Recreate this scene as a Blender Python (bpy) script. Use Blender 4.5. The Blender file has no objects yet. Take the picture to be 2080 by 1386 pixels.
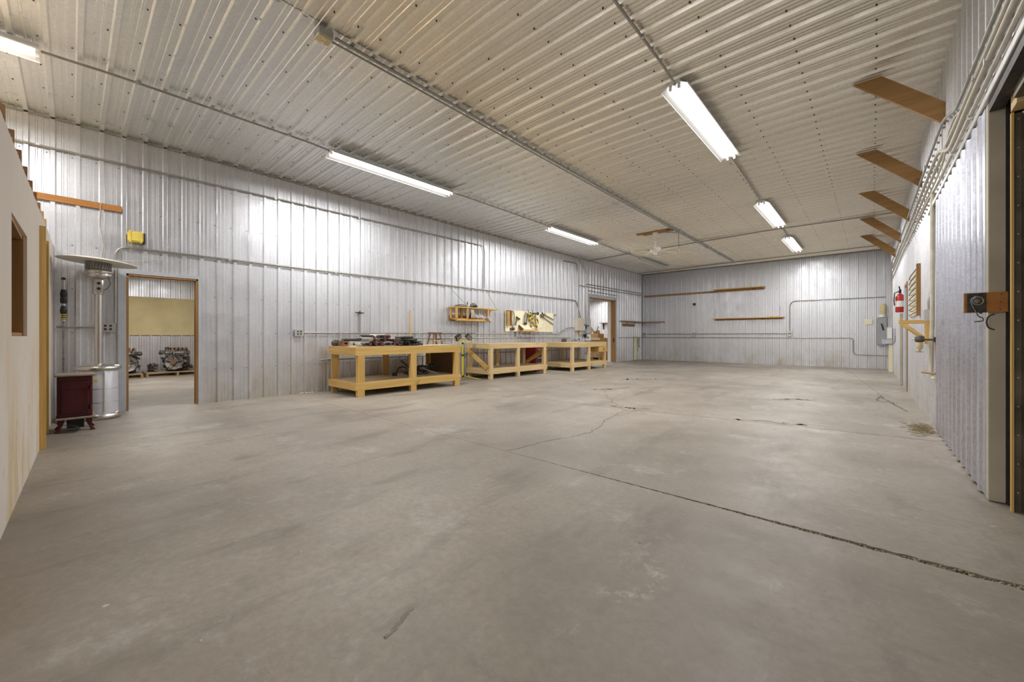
import bpy, math, random
from mathutils import Vector, Matrix
R = random.Random(7)
PI = math.pi
C = bpy.context.scene.collection
# ---------------------------------------------------------------- camera, light, exposure
F_PX, HY, CAM_H = 809.0, 683.3, 1.10
YAW = math.atan((1772.0 - 1040) / F_PX)
cam_d = bpy.data.cameras.new('camera'); cam = bpy.data.objects.new('camera', cam_d); C.objects.link(cam)
cam.location = (0, 0, CAM_H); cam.rotation_euler = (PI / 2, 0, YAW)
cam_d.sensor_width = 36; cam_d.lens = 36 * F_PX / 2080; cam_d.shift_y = -(693 - HY) / 2080
cam_d.clip_start = 0.05; cam_d.clip_end = 200
bpy.context.scene.camera = cam
sc = bpy.context.scene
sc.view_settings.view_transform = 'Standard'; sc.view_settings.look = 'None'
sc.view_settings.gamma = 1; sc.view_settings.use_curve_mapping = False
sc.view_settings.exposure = 1.55
sc.cycles.sample_clamp_indirect = 3; sc.cycles.blur_glossy = 1.0; sc.cycles.max_bounces = 10; sc.cycles.diffuse_bounces = 6; sc.cycles.glossy_bounces = 5
w = bpy.data.worlds.new('sky'); sc.world = w; w.use_nodes = True
w.node_tree.nodes['Background'].inputs[0].default_value = (1.0, 0.98, 0.95, 1)
w.node_tree.nodes['Background'].inputs[1].default_value = .65      # sky fill through an unseen opening added behind the camera
TUBE = 1.3; LAMP_W = 38.0                                           # tube glow, light output of one fixture
# ---------------------------------------------------------------- dimensions
XL, H, FY, YB, P = -8.15, 4.05, 18.22, -6.0, 0.2286
def xr(y): return 0.61 - 0.0085 * (y - 4)
# ---------------------------------------------------------------- materials
MATS = {}
def nn(nt, t, **k):
    n = nt.nodes.new(t)
    for a, v in k.items(): setattr(n, a, v)
    return n
def ramp(nt, src, p0, p1, c0, c1):
    r = nn(nt, 'ShaderNodeValToRGB'); nt.links.new(src, r.inputs[0])
    r.color_ramp.elements[0].position = p0; r.color_ramp.elements[1].position = p1
    r.color_ramp.elements[0].color = (*c0, 1) if isinstance(c0, tuple) else (c0, c0, c0, 1)
    r.color_ramp.elements[1].color = (*c1, 1) if isinstance(c1, tuple) else (c1, c1, c1, 1)
    return r.outputs[0]
def noise(nt, vec, scale, detail=4, rough=.55, sc=None):
    if sc:
        m = nn(nt, 'ShaderNodeMapping'); m.inputs['Scale'].default_value = sc
        nt.links.new(vec, m.inputs[0]); vec = m.outputs[0]
    n = nn(nt, 'ShaderNodeTexNoise'); n.inputs['Scale'].default_value = scale
    n.inputs['Detail'].default_value = detail; n.inputs['Roughness'].default_value = rough
    nt.links.new(vec, n.inputs['Vector']); return n.outputs[0]
def mix(nt, fac, a, b):
    m = nn(nt, 'ShaderNodeMix', data_type='RGBA')
    for i, s in ((0, fac), (6, a), (7, b)):
        if isinstance(s, (int, float)): m.inputs[i].default_value = s
        elif isinstance(s, tuple): m.inputs[i].default_value = (*s, 1)
        else: nt.links.new(s, m.inputs[i])
    return m.outputs[2]
def mth(nt, op, a, b=None, clamp=False):
    m = nn(nt, 'ShaderNodeMath', operation=op, use_clamp=clamp)
    for i, s in ((0, a), (1, b)):
        if s is None: continue
        if isinstance(s, (int, float)): m.inputs[i].default_value = s
        else: nt.links.new(s, m.inputs[i])
    return m.outputs[0]
def base(name):
    m = bpy.data.materials.new(name); m.use_nodes = True; nt = m.node_tree
    b = nt.nodes['Principled BSDF']; tc = nn(nt, 'ShaderNodeTexCoord')
    return m, nt, b, tc.outputs['Object']
def mat(name, col, rough=.5, metal=0., var=.12, scale=12., bump=0., emit=0., sc_=None):
    if name in MATS: return MATS[name]
    m, nt, b, co = base(name)
    n = noise(nt, co, scale, sc=sc_)
    d = tuple(max(0, c * (1 - var)) for c in col); l = tuple(min(1, c * (1 + var)) for c in col)
    nt.links.new(ramp(nt, n, .3, .7, d, l), b.inputs['Base Color'])
    b.inputs['Roughness'].default_value = rough; b.inputs['Metallic'].default_value = metal
    if bump:
        bm = nn(nt, 'ShaderNodeBump'); bm.inputs['Strength'].default_value = bump; bm.inputs['Distance'].default_value = .01
        nt.links.new(n, bm.inputs['Height']); nt.links.new(bm.outputs[0], b.inputs['Normal'])
    if emit:
        b.inputs['Emission Color'].default_value = (1, .985, .97, 1); b.inputs['Emission Strength'].default_value = emit
    MATS[name] = m; return m
def wood(name, col, dark, axis=1, rough=.62):
    """sawn timber: grain runs along the local axis"""
    if name in MATS: return MATS[name]
    m, nt, b, co = base(name)
    s = [9., 9., 9.]; s[axis] = .5
    g = noise(nt, co, 2.6, 5, .6, tuple(s))
    s2 = [60., 60., 60.]; s2[axis] = 1.5
    f = noise(nt, co, 1.0, 3, .6, tuple(s2))
    k = noise(nt, co, 3.1, 2, .5)
    c = ramp(nt, g, .35, .66, dark, col)
    c = mix(nt, mth(nt, 'MULTIPLY', f, .35), c, tuple(x * .6 for x in dark))
    kn = ramp(nt, k, .70, .76, 0, .75)
    c = mix(nt, kn, c, tuple(x * .45 for x in dark))
    nt.links.new(c, b.inputs['Base Color']); b.inputs['Roughness'].default_value = rough
    bm = nn(nt, 'ShaderNodeBump'); bm.inputs['Strength'].default_value = .15; bm.inputs['Distance'].default_value = .003
    nt.links.new(f, bm.inputs['Height']); nt.links.new(bm.outputs[0], b.inputs['Normal'])
    MATS[name] = m; return m
def sheet_metal(name, col, rough=.36, metal=.85, dirt=1., spangle=.06, vert=True):
    m, nt, b, co = base(name)
    sp = nn(nt, 'ShaderNodeTexVoronoi'); sp.inputs['Scale'].default_value = 55; nt.links.new(co, sp.inputs['Vector'])
    spn = ramp(nt, sp.outputs['Color'], .0, 1., 1 - spangle, 1 + spangle)
    n1 = noise(nt, co, .8, 5, .6, (1, 1, .35) if vert else (.35, 1, 1))
    c = ramp(nt, n1, .3, .7, tuple(x * .90 for x in col), col)
    mm = nn(nt, 'ShaderNodeMix', data_type='RGBA', blend_type='MULTIPLY'); mm.inputs[0].default_value = 1
    nt.links.new(c, mm.inputs[6]); nt.links.new(spn, mm.inputs[7]); c = mm.outputs[2]
    ro = ramp(nt, noise(nt, co, 3.0, 4), .3, .7, rough - .07, rough + .1)
    if dirt:
        sep = nn(nt, 'ShaderNodeSeparateXYZ'); nt.links.new(co, sep.inputs[0])
        zz = mth(nt, 'SUBTRACT', 1.0, mth(nt, 'DIVIDE', sep.outputs[2], 1.05), True)
        dn = noise(nt, co, 2.0, 6, .65, (1.0, 1.0, .5))
        msk = mth(nt, 'MULTIPLY', mth(nt, 'MULTIPLY', zz, ramp(nt, dn, .40, .68, 0, 1)), .75 * dirt, True)
        c = mix(nt, msk, c, (.50, .43, .31))
        ro = mix(nt, msk, ro, (.8, .8, .8))
    nt.links.new(c, b.inputs['Base Color']); nt.links.new(ro, b.inputs['Roughness'])
    b.inputs['Metallic'].default_value = metal
    bm = nn(nt, 'ShaderNodeBump'); bm.inputs['Strength'].default_value = .05; bm.inputs['Distance'].default_value = .01
    nt.links.new(noise(nt, co, 2.2, 2), bm.inputs['Height']); nt.links.new(bm.outputs[0], b.inputs['Normal'])
    MATS[name] = m; return m
def concrete(name):
    m, nt, b, co = base(name)
    big = noise(nt, co, .45, 6, .62); med = noise(nt, co, 2.2, 7, .68); fin = noise(nt, co, 24, 5, .7)
    strk = noise(nt, co, 1.4, 5, .65, (1.8, .55, 1))
    c = ramp(nt, big, .36, .64, (.205, .175, .145), (.43, .38, .32))
    c = mix(nt, mth(nt, 'MULTIPLY', ramp(nt, med, .38, .62, 0, 1), .42), c, (.36, .32, .275))
    c = mix(nt, mth(nt, 'MULTIPLY', ramp(nt, strk, .54, .66, 0, 1), .50), c, (.16, .138, .115))
    pw = mth(nt, 'MULTIPLY', ramp(nt, noise(nt, co, 1.15, 8, .74), .56, .66, 0, 1), .42)
    c = mix(nt, pw, c, (.60, .57, .55))
    gg = mth(nt, 'MULTIPLY', ramp(nt, noise(nt, co, .9, 6, .7, (1, 1, 3)), .54, .64, 0, 1), .38)
    c = mix(nt, gg, c, (.25, .235, .215))
    c = mix(nt, mth(nt, 'MULTIPLY', ramp(nt, fin, .38, .62, 0, 1), .30), c, (.20, .178, .15))
    # splashes of pale paint
    v = nn(nt, 'ShaderNodeTexVoronoi'); v.inputs['Scale'].default_value = 2.6; nt.links.new(co, v.inputs['Vector'])
    sp = ramp(nt, v.outputs['Distance'], .018, .035, 1, 0)
    c = mix(nt, mth(nt, 'MULTIPLY', sp, ramp(nt, noise(nt, co, 1.7, 2), .50, .56, 0, .8)), c, (.66, .62, .55))
    v2 = nn(nt, 'ShaderNodeTexVoronoi'); v2.inputs['Scale'].default_value = 8; nt.links.new(co, v2.inputs['Vector'])
    c = mix(nt, mth(nt, 'MULTIPLY', ramp(nt, v2.outputs['Distance'], .022, .045, 1, 0), ramp(nt, noise(nt, co, 2.3, 2), .56, .60, 0, .8)), c, (.70, .66, .60))
    v3 = nn(nt, 'ShaderNodeTexVoronoi'); v3.inputs['Scale'].default_value = 3.7; nt.links.new(co, v3.inputs['Vector'])
    c = mix(nt, mth(nt, 'MULTIPLY', ramp(nt, v3.outputs['Distance'], .016, .03, 1, 0), ramp(nt, noise(nt, co, 1.3, 2), .50, .54, 0, .9)), c, (.06, .05, .04))
    sc1 = noise(nt, co, 5, 9, .85, (1, .35, 1)); c = mix(nt, mth(nt, 'MULTIPLY', ramp(nt, sc1, .57, .66, 0, 1), .35), c, (.50, .47, .43))
    sc2 = noise(nt, co, 3.3, 8, .8, (.5, 1.2, 1)); c = mix(nt, mth(nt, 'MULTIPLY', ramp(nt, sc2, .58, .68, 0, 1), .40), c, (.18, .155, .13))
    # curved pale scrape in front of the camera
    sep = nn(nt, 'ShaderNodeSeparateXYZ'); nt.links.new(co, sep.inputs[0])
    dx = mth(nt, 'ADD', sep.outputs[0], .90); dy = mth(nt, 'SUBTRACT', sep.outputs[1], 1.72)
    rr = mth(nt, 'SQRT', mth(nt, 'ADD', mth(nt, 'MULTIPLY', dx, dx), mth(nt, 'MULTIPLY', dy, dy)))
    ring = mth(nt, 'SUBTRACT', 1.0, mth(nt, 'DIVIDE', mth(nt, 'ABSOLUTE', mth(nt, 'SUBTRACT', rr, .19)), .06), True)
    side = ramp(nt, mth(nt, 'ADD', dx, .05), 0, .12, 0, 1)
    scr = noise(nt, co, 14, 6, .75)
    c = mix(nt, mth(nt, 'MULTIPLY', mth(nt, 'MULTIPLY', ring, side), ramp(nt, scr, .47, .60, 0, .6)), c, (.60, .55, .44))
    nt.links.new(c, b.inputs['Base Color'])
    nt.links.new(ramp(nt, med, .3, .7, .42, .62), b.inputs['Roughness'])
    b.inputs['Specular IOR Level'].default_value = .45
    bm = nn(nt, 'ShaderNodeBump'); bm.inputs['Strength'].default_value = .22; bm.inputs['Distance'].default_value = .006
    nt.links.new(mth(nt, 'ADD', fin, med), bm.inputs['Height']); nt.links.new(bm.outputs[0], b.inputs['Normal'])
    MATS[name] = m; return m
def drywall(name):
    m, nt, b, co = base(name)
    c = ramp(nt, noise(nt, co, .8, 4), .3, .7, (.66, .60, .53), (.74, .69, .62))
    sep = nn(nt, 'ShaderNodeSeparateXYZ'); nt.links.new(co, sep.inputs[0])
    low = mth(nt, 'SUBTRACT', 1.15, mth(nt, 'DIVIDE', sep.outputs[2], 1.3), True)
    st = noise(nt, co, 2.5, 6, .7, (1.8, 1, .45))
    c = mix(nt, mth(nt, 'MULTIPLY', mth(nt, 'MULTIPLY', low, ramp(nt, st, .44, .62, 0, 1)), .8), c, (.62, .45, .20))
    c = mix(nt, mth(nt, 'MULTIPLY', low, ramp(nt, noise(nt, co, 11, 4, .7, (1.6, 1, .4)), .62, .68, 0, .7)), c, (.16, .11, .06))
    nt.links.new(c, b.inputs['Base Color']); b.inputs['Roughness'].default_value = .75
    MATS[name] = m; return m

M_wall = sheet_metal('galvanised_wall', (.76, .77, .81), .40, .85)
M_ceil_a = sheet_metal('ceiling_sheet', (.95, .95, .93), .32, .88, dirt=0, vert=False)
M_ceil_b = sheet_metal('ceiling_sheet_warm', (.92, .885, .80), .34, .86, dirt=0, vert=False)  # warmer tint puts the beige reflection on the right side into the colour
M_panel = sheet_metal('galvanised_door', (.60, .61, .69), .33, .92, dirt=.5, spangle=.14)
M_zinc = mat('zinc', (.60, .60, .58), .38, .8, .1, 20)
M_conduit = mat('conduit', (.40, .39, .35), .42, .75, .15, 8)
M_cond_pale = mat('conduit_painted', (.60, .56, .48), .5, .2, .12, 8)
M_pine = wood('pine', (.82, .56, .20), (.66, .41, .11))
M_pine_z = wood('pine_upright', (.82, .55, .195), (.64, .39, .105), 2)
M_pine_x = wood('pine_cross', (.82, .56, .205), (.65, .40, .11), 0)
M_pale = wood('pine_pale', (.84, .65, .36), (.70, .50, .23))
M_pale_z = wood('pine_pale_upright', (.84, .65, .36), (.70, .50, .23), 2)
M_ply = wood('plywood', (.66, .54, .36), (.54, .42, .26), 1, .7)
M_brown = wood('brown_board', (.42, .235, .095), (.30, .15, .05), 1)
M_brown_z = wood('brown_jamb', (.44, .24, .08), (.32, .16, .045), 2)
M_brown_x = wood('brown_brace', (.46, .27, .10), (.36, .19, .06), 0)
M_dark_ply = wood('dark_plywood', (.20, .11, .055), (.13, .07, .03), 1)
M_orange = wood('orange_board', (.52, .23, .055), (.42, .165, .03), 1)
M_concrete = concrete('concrete')
M_gravel = mat('joint_rubble', (.33, .275, .19), .9, 0, .75, 55, 1.)
M_crack = mat('crack', (.13, .11, .085), .95, 0, .3, 30)
M_stain = mat('floor_stain', (.26, .225, .185), .7, 0, .3, 9)
M_dry = drywall('painted_board')
M_black = mat('black_plastic', (.022, .022, .024), .45, 0, .3, 20)
M_dark = mat('dark_steel', (.07, .065, .06), .5, .6, .4, 25)
M_iron = mat('cast_iron', (.13, .11, .095), .6, .55, .55, 22, .5)
M_alu = mat('cast_aluminium', (.30, .285, .27), .58, .7, .5, 20, .5)
M_rust = mat('rusty_steel', (.30, .16, .085), .75, .3, .4, 22, .5)
M_steel = mat('brushed_steel', (.66, .64, .61), .28, .95, .07, 30, 0, 0, (1, 1, .1))
M_steel_d = mat('steel_mesh', (.22, .21, .20), .42, .9, .3, 60)
M_white_m = mat('white_enamel', (.80, .80, .78), .32, 0, .03, 5)
M_film = mat('protective_film', (.66, .68, .74), .30, .25, .05, 5)
M_burg = mat('burgundy_enamel', (.085, .012, .018), .28, .1, .2, 8)
M_dust = mat('dusty_top', (.36, .29, .25), .7, 0, .12, 12)
M_red = mat('red_paint', (.48, .025, .03), .35, 0, .12, 9)
M_yel = mat('yellow_paint', (.80, .66, .03), .42, 0, .1, 9)
M_yel_s = mat('yellow_plastic', (.80, .63, .12), .5, 0, .1, 9)
M_cream = mat('cream_board', (.82, .76, .55), .65, 0, .05, 3)
M_peg2 = mat('hardboard', (.72, .60, .33), .7, 0, .12, 2)
M_grey = mat('grey_enamel', (.36, .38, .39), .42, .2, .06, 8)
M_grey_l = mat('light_grey_enamel', (.52, .55, .60), .42, .2, .06, 8)
M_beige = mat('beige_enamel', (.66, .60, .52), .5, 0, .05, 8)
M_tube = mat('fluorescent_tube', (1, 1, 1), .4, 0, 0, 1, 0, TUBE); M_tube.cycles.emission_sampling = 'NONE'
M_tube_off = mat('unlit_tube', (.84, .83, .78), .3)
M_refl = mat('white_reflector', (.86, .86, .85), .30, 0, .02, 4)
M_fan = mat('fan_white', (.90, .89, .84), .45, 0, .04, 4)
M_fanb = mat('fan_blade', (.88, .83, .68), .5, 0, .08, 6)
M_post = mat('painted_channel', (.47, .43, .34), .55, .1, .14, 3)
M_bronze = mat('weathered_sheet', (.16, .135, .10), .55, .45, .4, 5)
M_cord = mat('pale_cord', (.62, .58, .46), .8)
M_rubber = mat('rubber_boot', (.035, .033, .032), .6, 0, .2, 9)
M_spring_w = mat('spring_white', (.72, .70, .67), .45)
M_spring_r = mat('bushing_red', (.17, .035, .03), .6, 0, .6, 30)
M_card = mat('cardboard', (.36, .24, .13), .85, 0, .18, 6)
M_straw = mat('straw', (.36, .29, .18), .9, 0, .5, 70, 1.)
M_gold = mat('yellow_tool', (.62, .47, .07), .45, 0, .2, 12)
M_bag = mat('plastic_wrap', (.62, .58, .60), .25, 0, .2, 12)
M_slat = mat('pale_panel', (.74, .65, .47), .6, 0, .05, 5)
# ---------------------------------------------------------------- mesh builder
class MB:
    def __init__(s): s.v = []; s.f = []; s.sm = []
    def add(s, vs, fs, smooth=False):
        o = len(s.v); s.v += [tuple(p) for p in vs]
        for f in fs: s.f.append(tuple(i + o for i in f)); s.sm.append(smooth)
        return s
    def box(s, x0, x1, y0, y1, z0, z1, M=None):
        x0, x1 = sorted((x0, x1)); y0, y1 = sorted((y0, y1)); z0, z1 = sorted((z0, z1))
        vs = [(x, y, z) for z in (z0, z1) for y in (y0, y1) for x in (x0, x1)]
        if M is not None: vs = [M @ Vector(p) for p in vs]
        return s.add(vs, [(0, 2, 3, 1), (4, 5, 7, 6), (0, 1, 5, 4), (2, 6, 7, 3), (0, 4, 6, 2), (1, 3, 7, 5)])
    def bev(s, x0, x1, y0, y1, z0, z1, b=.006, M=None):
        """box with chamfered vertical and top edges"""
        pr = [(x0 + b, y0), (x1 - b, y0), (x1, y0 + b), (x1, y1 - b), (x1 - b, y1), (x0 + b, y1), (x0, y1 - b), (x0, y0 + b)]
        cx, cy = (x0 + x1) / 2, (y0 + y1) / 2
        def ring(z, k): return [((x - cx) * (1 - k * 2 / (x1 - x0)) + cx, (y - cy) * (1 - k * 2 / (y1 - y0)) + cy, z) for x, y in pr]
        vs = ring(z0, b) + ring(z0 + b, 0) + ring(z1 - b, 0) + ring(z1, b)
        if M is not None: vs = [M @ Vector(p) for p in vs]
        fs = [tuple(range(7, -1, -1)), tuple(range(24, 32))]
        for r in range(3):
            for i in range(8): j = (i + 1) % 8; fs.append((r * 8 + i, r * 8 + j, r * 8 + 8 + j, r * 8 + 8 + i))
        return s.add(vs, fs)
    def bar(s, p0, p1, w, h, up=(0, 0, 1)):
        """rectangular bar between two points; w across, h along 'up'"""
        p0, p1, up = Vector(p0), Vector(p1), Vector(up); d = (p1 - p0).normalized()
        a = d.cross(up).normalized(); u = a.cross(d).normalized()
        vs = [p + a * sx * w / 2 + u * sz * h / 2 for p in (p0, p1) for sx, sz in ((-1, -1), (1, -1), (1, 1), (-1, 1))]
        return s.add(vs, [(3, 2, 1, 0), (4, 5, 6, 7), (0, 1, 5, 4), (1, 2, 6, 5), (2, 3, 7, 6), (3, 0, 4, 7)])
    def tube(s, pts, r, n=8, closed=False, rs=None):
        pts = [Vector(p) for p in pts]; rings = []; m = len(pts); prev = None
        for i, p in enumerate(pts):
            a = pts[(i - 1) % m] if (i or closed) else p; b = pts[(i + 1) % m] if (i < m - 1 or closed) else p
            d = (b - a).normalized()
            ref = prev if prev is not None else (Vector((0, 0, 1)) if abs(d.z) < .9 else Vector((1, 0, 0)))
            u = (ref - d * ref.dot(d))
            if u.length < 1e-5: u = d.orthogonal()
            u.normalize(); v = d.cross(u); prev = u; q = rs[i] if rs else r
            rings.append([p + u * math.cos(2 * PI * k / n) * q + v * math.sin(2 * PI * k / n) * q for k in range(n)])
        vs = [p for rg in rings for p in rg]; fs = []
        for i in range(m if closed else m - 1):
            j = (i + 1) % m
            for k in range(n): l = (k + 1) % n; fs.append((i * n + k, i * n + l, j * n + l, j * n + k))
        s.add(vs, fs, True)
        if not closed:
            s.add(rings[0], [tuple(range(n - 1, -1, -1))]); s.add(rings[-1], [tuple(range(n))])
        return s
    def cyl(s, p0, p1, r, n=16, r1=None): return s.tube([p0, p1], r, n, rs=[r, r if r1 is None else r1])
    def lathe(s, prof, c=(0, 0, 0), n=28, M=None, smooth=True):
        vs = []
        for r, z in prof:
            for k in range(n): vs.append((c[0] + r * math.cos(2 * PI * k / n), c[1] + r * math.sin(2 * PI * k / n), c[2] + z))
        if M is not None: vs = [M @ Vector(p) for p in vs]
        fs = []
        for i in range(len(prof) - 1):
            for k in range(n): l = (k + 1) % n; fs.append((i * n + k, i * n + l, i * n + n + l, i * n + n + k))
        s.add(vs, fs, smooth)
        m = len(prof) - 1
        s.add(vs[:n], [tuple(range(n - 1, -1, -1))]); s.add(vs[m * n:], [tuple(range(n))])
        return s
    def prism(s, poly, ax, a0, a1):
        """extrude a 2-D polygon along axis ax (0,1,2)"""
        def pt(u, v, a): return {0: (a, u, v), 1: (u, a, v), 2: (u, v, a)}[ax]
        n = len(poly); vs = [pt(u, v, a0) for u, v in poly] + [pt(u, v, a1) for u, v in poly]
        fs = [tuple(range(n - 1, -1, -1)), tuple(range(n, 2 * n))] + [(i, (i + 1) % n, n + (i + 1) % n, n + i) for i in range(n)]
        return s.add(vs, fs)
    def blob(s, c, r, rnd, n=10, k=.25, sc=(1, 1, 1)):
        vs = [(c[0], c[1], c[2] - r * sc[2])]; m = 5
        for i in range(1, m):
            a = PI * i / m - PI / 2
            for j in range(n):
                q = r * (1 + rnd.uniform(-k, k)); t = 2 * PI * j / n
                vs.append((c[0] + q * sc[0] * math.cos(a) * math.cos(t), c[1] + q * sc[1] * math.cos(a) * math.sin(t), c[2] + q * sc[2] * math.sin(a)))
        vs.append((c[0], c[1], c[2] + r * sc[2])); fs = []
        for j in range(n): fs.append((0, 1 + (j + 1) % n, 1 + j))
        for i in range(m - 2):
            for j in range(n): a = 1 + i * n; l = (j + 1) % n; fs.append((a + j, a + l, a + n + l, a + n + j))
        a = 1 + (m - 2) * n
        for j in range(n): fs.append((a + j, a + (j + 1) % n, len(vs) - 1))
        return s.add(vs, fs, True)
    def build(s, name, m, parent=None, world=True, fixn=False):
        me = bpy.data.meshes.new(name)
        off = parent.get('_o') if (parent is not None and world) else None
        vs = s.v
        if off: vs = [(p[0] - off[0], p[1] - off[1], p[2] - off[2]) for p in vs]
        me.from_pydata(vs, [], s.f); me.materials.append(m)
        me.polygons.foreach_set('use_smooth', s.sm); me.update()
        if fixn:
            import bmesh
            b = bmesh.new(); b.from_mesh(me); bmesh.ops.recalc_face_normals(b, faces=b.faces); b.to_mesh(me); b.free()
        o = bpy.data.objects.new(name, me); C.objects.link(o)
        if parent is not None:
            o.parent = parent
            if off: o['_o'] = [off[0], off[1], off[2]]
        return o
def tag(o, label, cat, group=None, kind=None):
    o['label'] = label; o['category'] = cat
    if group: o['group'] = group
    if kind: o['kind'] = kind
    return o
def thing(name, label, cat, loc, group=None, world=True):
    """Empty at the thing's base; with world=True its parts are given in room coordinates"""
    o = bpy.data.objects.new(name, None); C.objects.link(o); o.location = loc; o.empty_display_size = .1
    if world: o['_o'] = list(loc)
    return tag(o, label, cat, group)
def struct(o): o['kind'] = 'structure'; return o
def copy_tree(src, loc, rot=None, label=None, group=None):
    c = src.copy(); C.objects.link(c); c.location = loc
    if rot is not None: c.rotation_euler = rot
    if label: c['label'] = label
    if group: c['group'] = group
    for ch in list(src.children):
        d = ch.copy(); C.objects.link(d); d.parent = c
        for g in list(ch.children):
            e = g.copy(); C.objects.link(e); e.parent = d
    return c
def arc(p, q, rad, n=5):
    """fillet a polyline p (list of points) with radius rad"""
    pts = [Vector(p[0])]
    for i in range(1, len(p) - 1):
        a, b, c = Vector(p[i - 1]), Vector(p[i]), Vector(p[i + 1]); u = (a - b).normalized(); v = (c - b).normalized()
        r = min(rad, (a - b).length * .45, (c - b).length * .45)
        for k in range(n + 1):
            t = k / n; pts.append((b + u * r) * (1 - t) ** 2 + b * 2 * t * (1 - t) + (b + v * r) * t ** 2)
    pts.append(Vector(p[-1])); return pts
# corrugated sheet profile over one pitch (position, height)
PROF = [(.014, 0), (.020, .007), (.032, .007), (.038, 0), (.082, 0), (.095, .030), (.1336, .030), (.1466, 0), (.1906, 0), (.1966, .007), (.2086, .007), (.2146, 0)]
def prof_points(u0, u1, ph):
    pts = [(u0, None)]; k = math.floor((u0 - ph) / P) - 1
    while ph + k * P < u1 + P:
        for a, h in PROF:
            u = ph + k * P + a
            if u0 < u < u1: pts.append((u, h))
        k += 1
    pts.append((u1, None)); out = []
    def hgt(u):
        a = (u - ph) % P; q = [(PROF[-1][0] - P, 0)] + PROF + [(PROF[0][0] + P, 0)]
        for (a0, h0), (a1, h1) in zip(q, q[1:]):
            if a0 <= a <= a1: return h0 + (h1 - h0) * (a - a0) / max(a1 - a0, 1e-9)
        return 0
    return [(u, hgt(u) if h is None else h) for u, h in pts]
def corr(mb, u0, u1, ph, fn, v0, v1):
    """fn(u, h, v) -> point"""
    pp = prof_points(u0, u1, ph); vs = []; fs = []
    for u, h in pp: vs += [fn(u, h, v0), fn(u, h, v1)]
    for i in range(len(pp) - 1): fs.append((2 * i, 2 * i + 2, 2 * i + 3, 2 * i + 1))
    mb.add(vs, fs)
# ================================================================ SETTING
PH = -.40 - .1143
# ---- floor: two slabs with a broken joint at y = 2.79
JY = 2.79
rj = random.Random(3)
def jw(x):
    if x < -2.6: return .0022
    return .0025 + .024 * ((x + 2.6) / 3.2) ** 1.5
xs = [-17.0, -8.2] + [-8.1 + i * .03 for i in range(290)] + [.62, 2.5]
mb = MB(); lo = []; hi = []
for x in xs:
    wv = jw(x) if x > -8.15 else .002
    lo.append(-wv * rj.uniform(.7, 1.35)); hi.append(wv * rj.uniform(.7, 1.35))
for i in range(len(xs) - 1):
    a, b = xs[i], xs[i + 1]
    mb.add([(a, YB - 6, 0), (b, YB - 6, 0), (b, JY + lo[i + 1], 0), (a, JY + lo[i], 0)], [(0, 1, 2, 3)])
    mb.add([(a, JY + hi[i], 0), (b, JY + hi[i + 1], 0), (b, FY + .3, 0), (a, FY + .3, 0)], [(0, 1, 2, 3)])
    mb.add([(a, JY + lo[i], 0), (b, JY + lo[i + 1], 0), (b, JY + lo[i + 1], -.05), (a, JY + lo[i], -.05)], [(0, 3, 2, 1)])
    mb.add([(a, JY + hi[i], 0), (b, JY + hi[i + 1], 0), (b, JY + hi[i + 1], -.05), (a, JY + hi[i], -.05)], [(0, 1, 2, 3)])
floor = struct(mb.build('floor', M_concrete))
mb = MB(); mb.box(-17, 2.5, JY - .06, JY + .06, -.06, -.014)
for i in range(900):
    x = .62 - (i / 900) ** 1.3 * 3.0; wv = jw(x)
    mb.blob((x, JY + rj.uniform(-wv, wv), -.010 + rj.uniform(-.004, .003)), rj.uniform(.003, .009), rj, 5, .3)
struct(mb.build('floor_joint_rubble', M_gravel, floor))
def ribbon(mb, pts, wd, z=.0012, jit=.0, n=10, seed=1):
    r_ = random.Random(seed); pl = []
    for a, b in zip(pts, pts[1:]):
        for k in range(n): t = k / n; pl.append(Vector((a[0] + (b[0] - a[0]) * t + r_.uniform(-jit, jit), a[1] + (b[1] - a[1]) * t + r_.uniform(-jit, jit), 0)))
    pl.append(Vector((*pts[-1], 0))); L = []; Rr = []
    for i, p in enumerate(pl):
        d = (pl[min(i + 1, len(pl) - 1)] - pl[max(i - 1, 0)]).normalized(); nrm = Vector((-d.y, d.x, 0)); q = wd * r_.uniform(.5, 1.4) / 2
        L.append((*(p + nrm * q).xy, z)); Rr.append((*(p - nrm * q).xy, z))
    for i in range(len(pl) - 1): mb.add([L[i], Rr[i], Rr[i + 1], L[i + 1]], [(0, 1, 2, 3)])
mb = MB()
ribbon(mb, [(-2.60, 2.80), (-2.54, 3.27), (-2.45, 3.67), (-2.39, 4.0), (-2.63, 4.82), (-2.72, 5.55)], .007, jit=.03, seed=2)
ribbon(mb, [(-4.4, 5.50), (-3.2, 5.56), (-2.7, 5.60), (-1.4, 5.84), (-.3, 5.98), (.55, 6.08)], .007, jit=.008, n=20, seed=3)
ribbon(mb, [(-2.72, 5.55), (-3.5, 6.4), (-4.1, 7.3), (-4.0, 7.9), (-3.6, 8.3)], .007, jit=.05, seed=4)
ribbon(mb, [(-.42, 15.2), (.14, 9.9)], .006, jit=.004, n=30, seed=5)
ribbon(mb, [(.30, 9.0), (.05, 9.2), (.10, 9.9), (.38, 8.2)], .025, jit=.02, seed=6)
struct(mb.build('floor_crack', M_crack, floor))
mb = MB()
ribbon(mb, [(-1.385, .922), (-1.349, .853), (-1.324, .796), (-1.318, .763)], .018, .0008, .004, 8, 11)
ribbon(mb, [(-1.35, 5.9), (-1.0, 6.0), (-.6, 6.1)], .10, .0008, .05, 8, 12)
ribbon(mb, [(-4.3, 7.2), (-4.0, 7.5), (-3.9, 8.1)], .12, .0008, .06, 8, 13)
ribbon(mb, [(-4.7, 9.4), (-4.3, 9.9), (-3.9, 10.4)], .2, .0008, .1, 8, 14)
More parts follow.
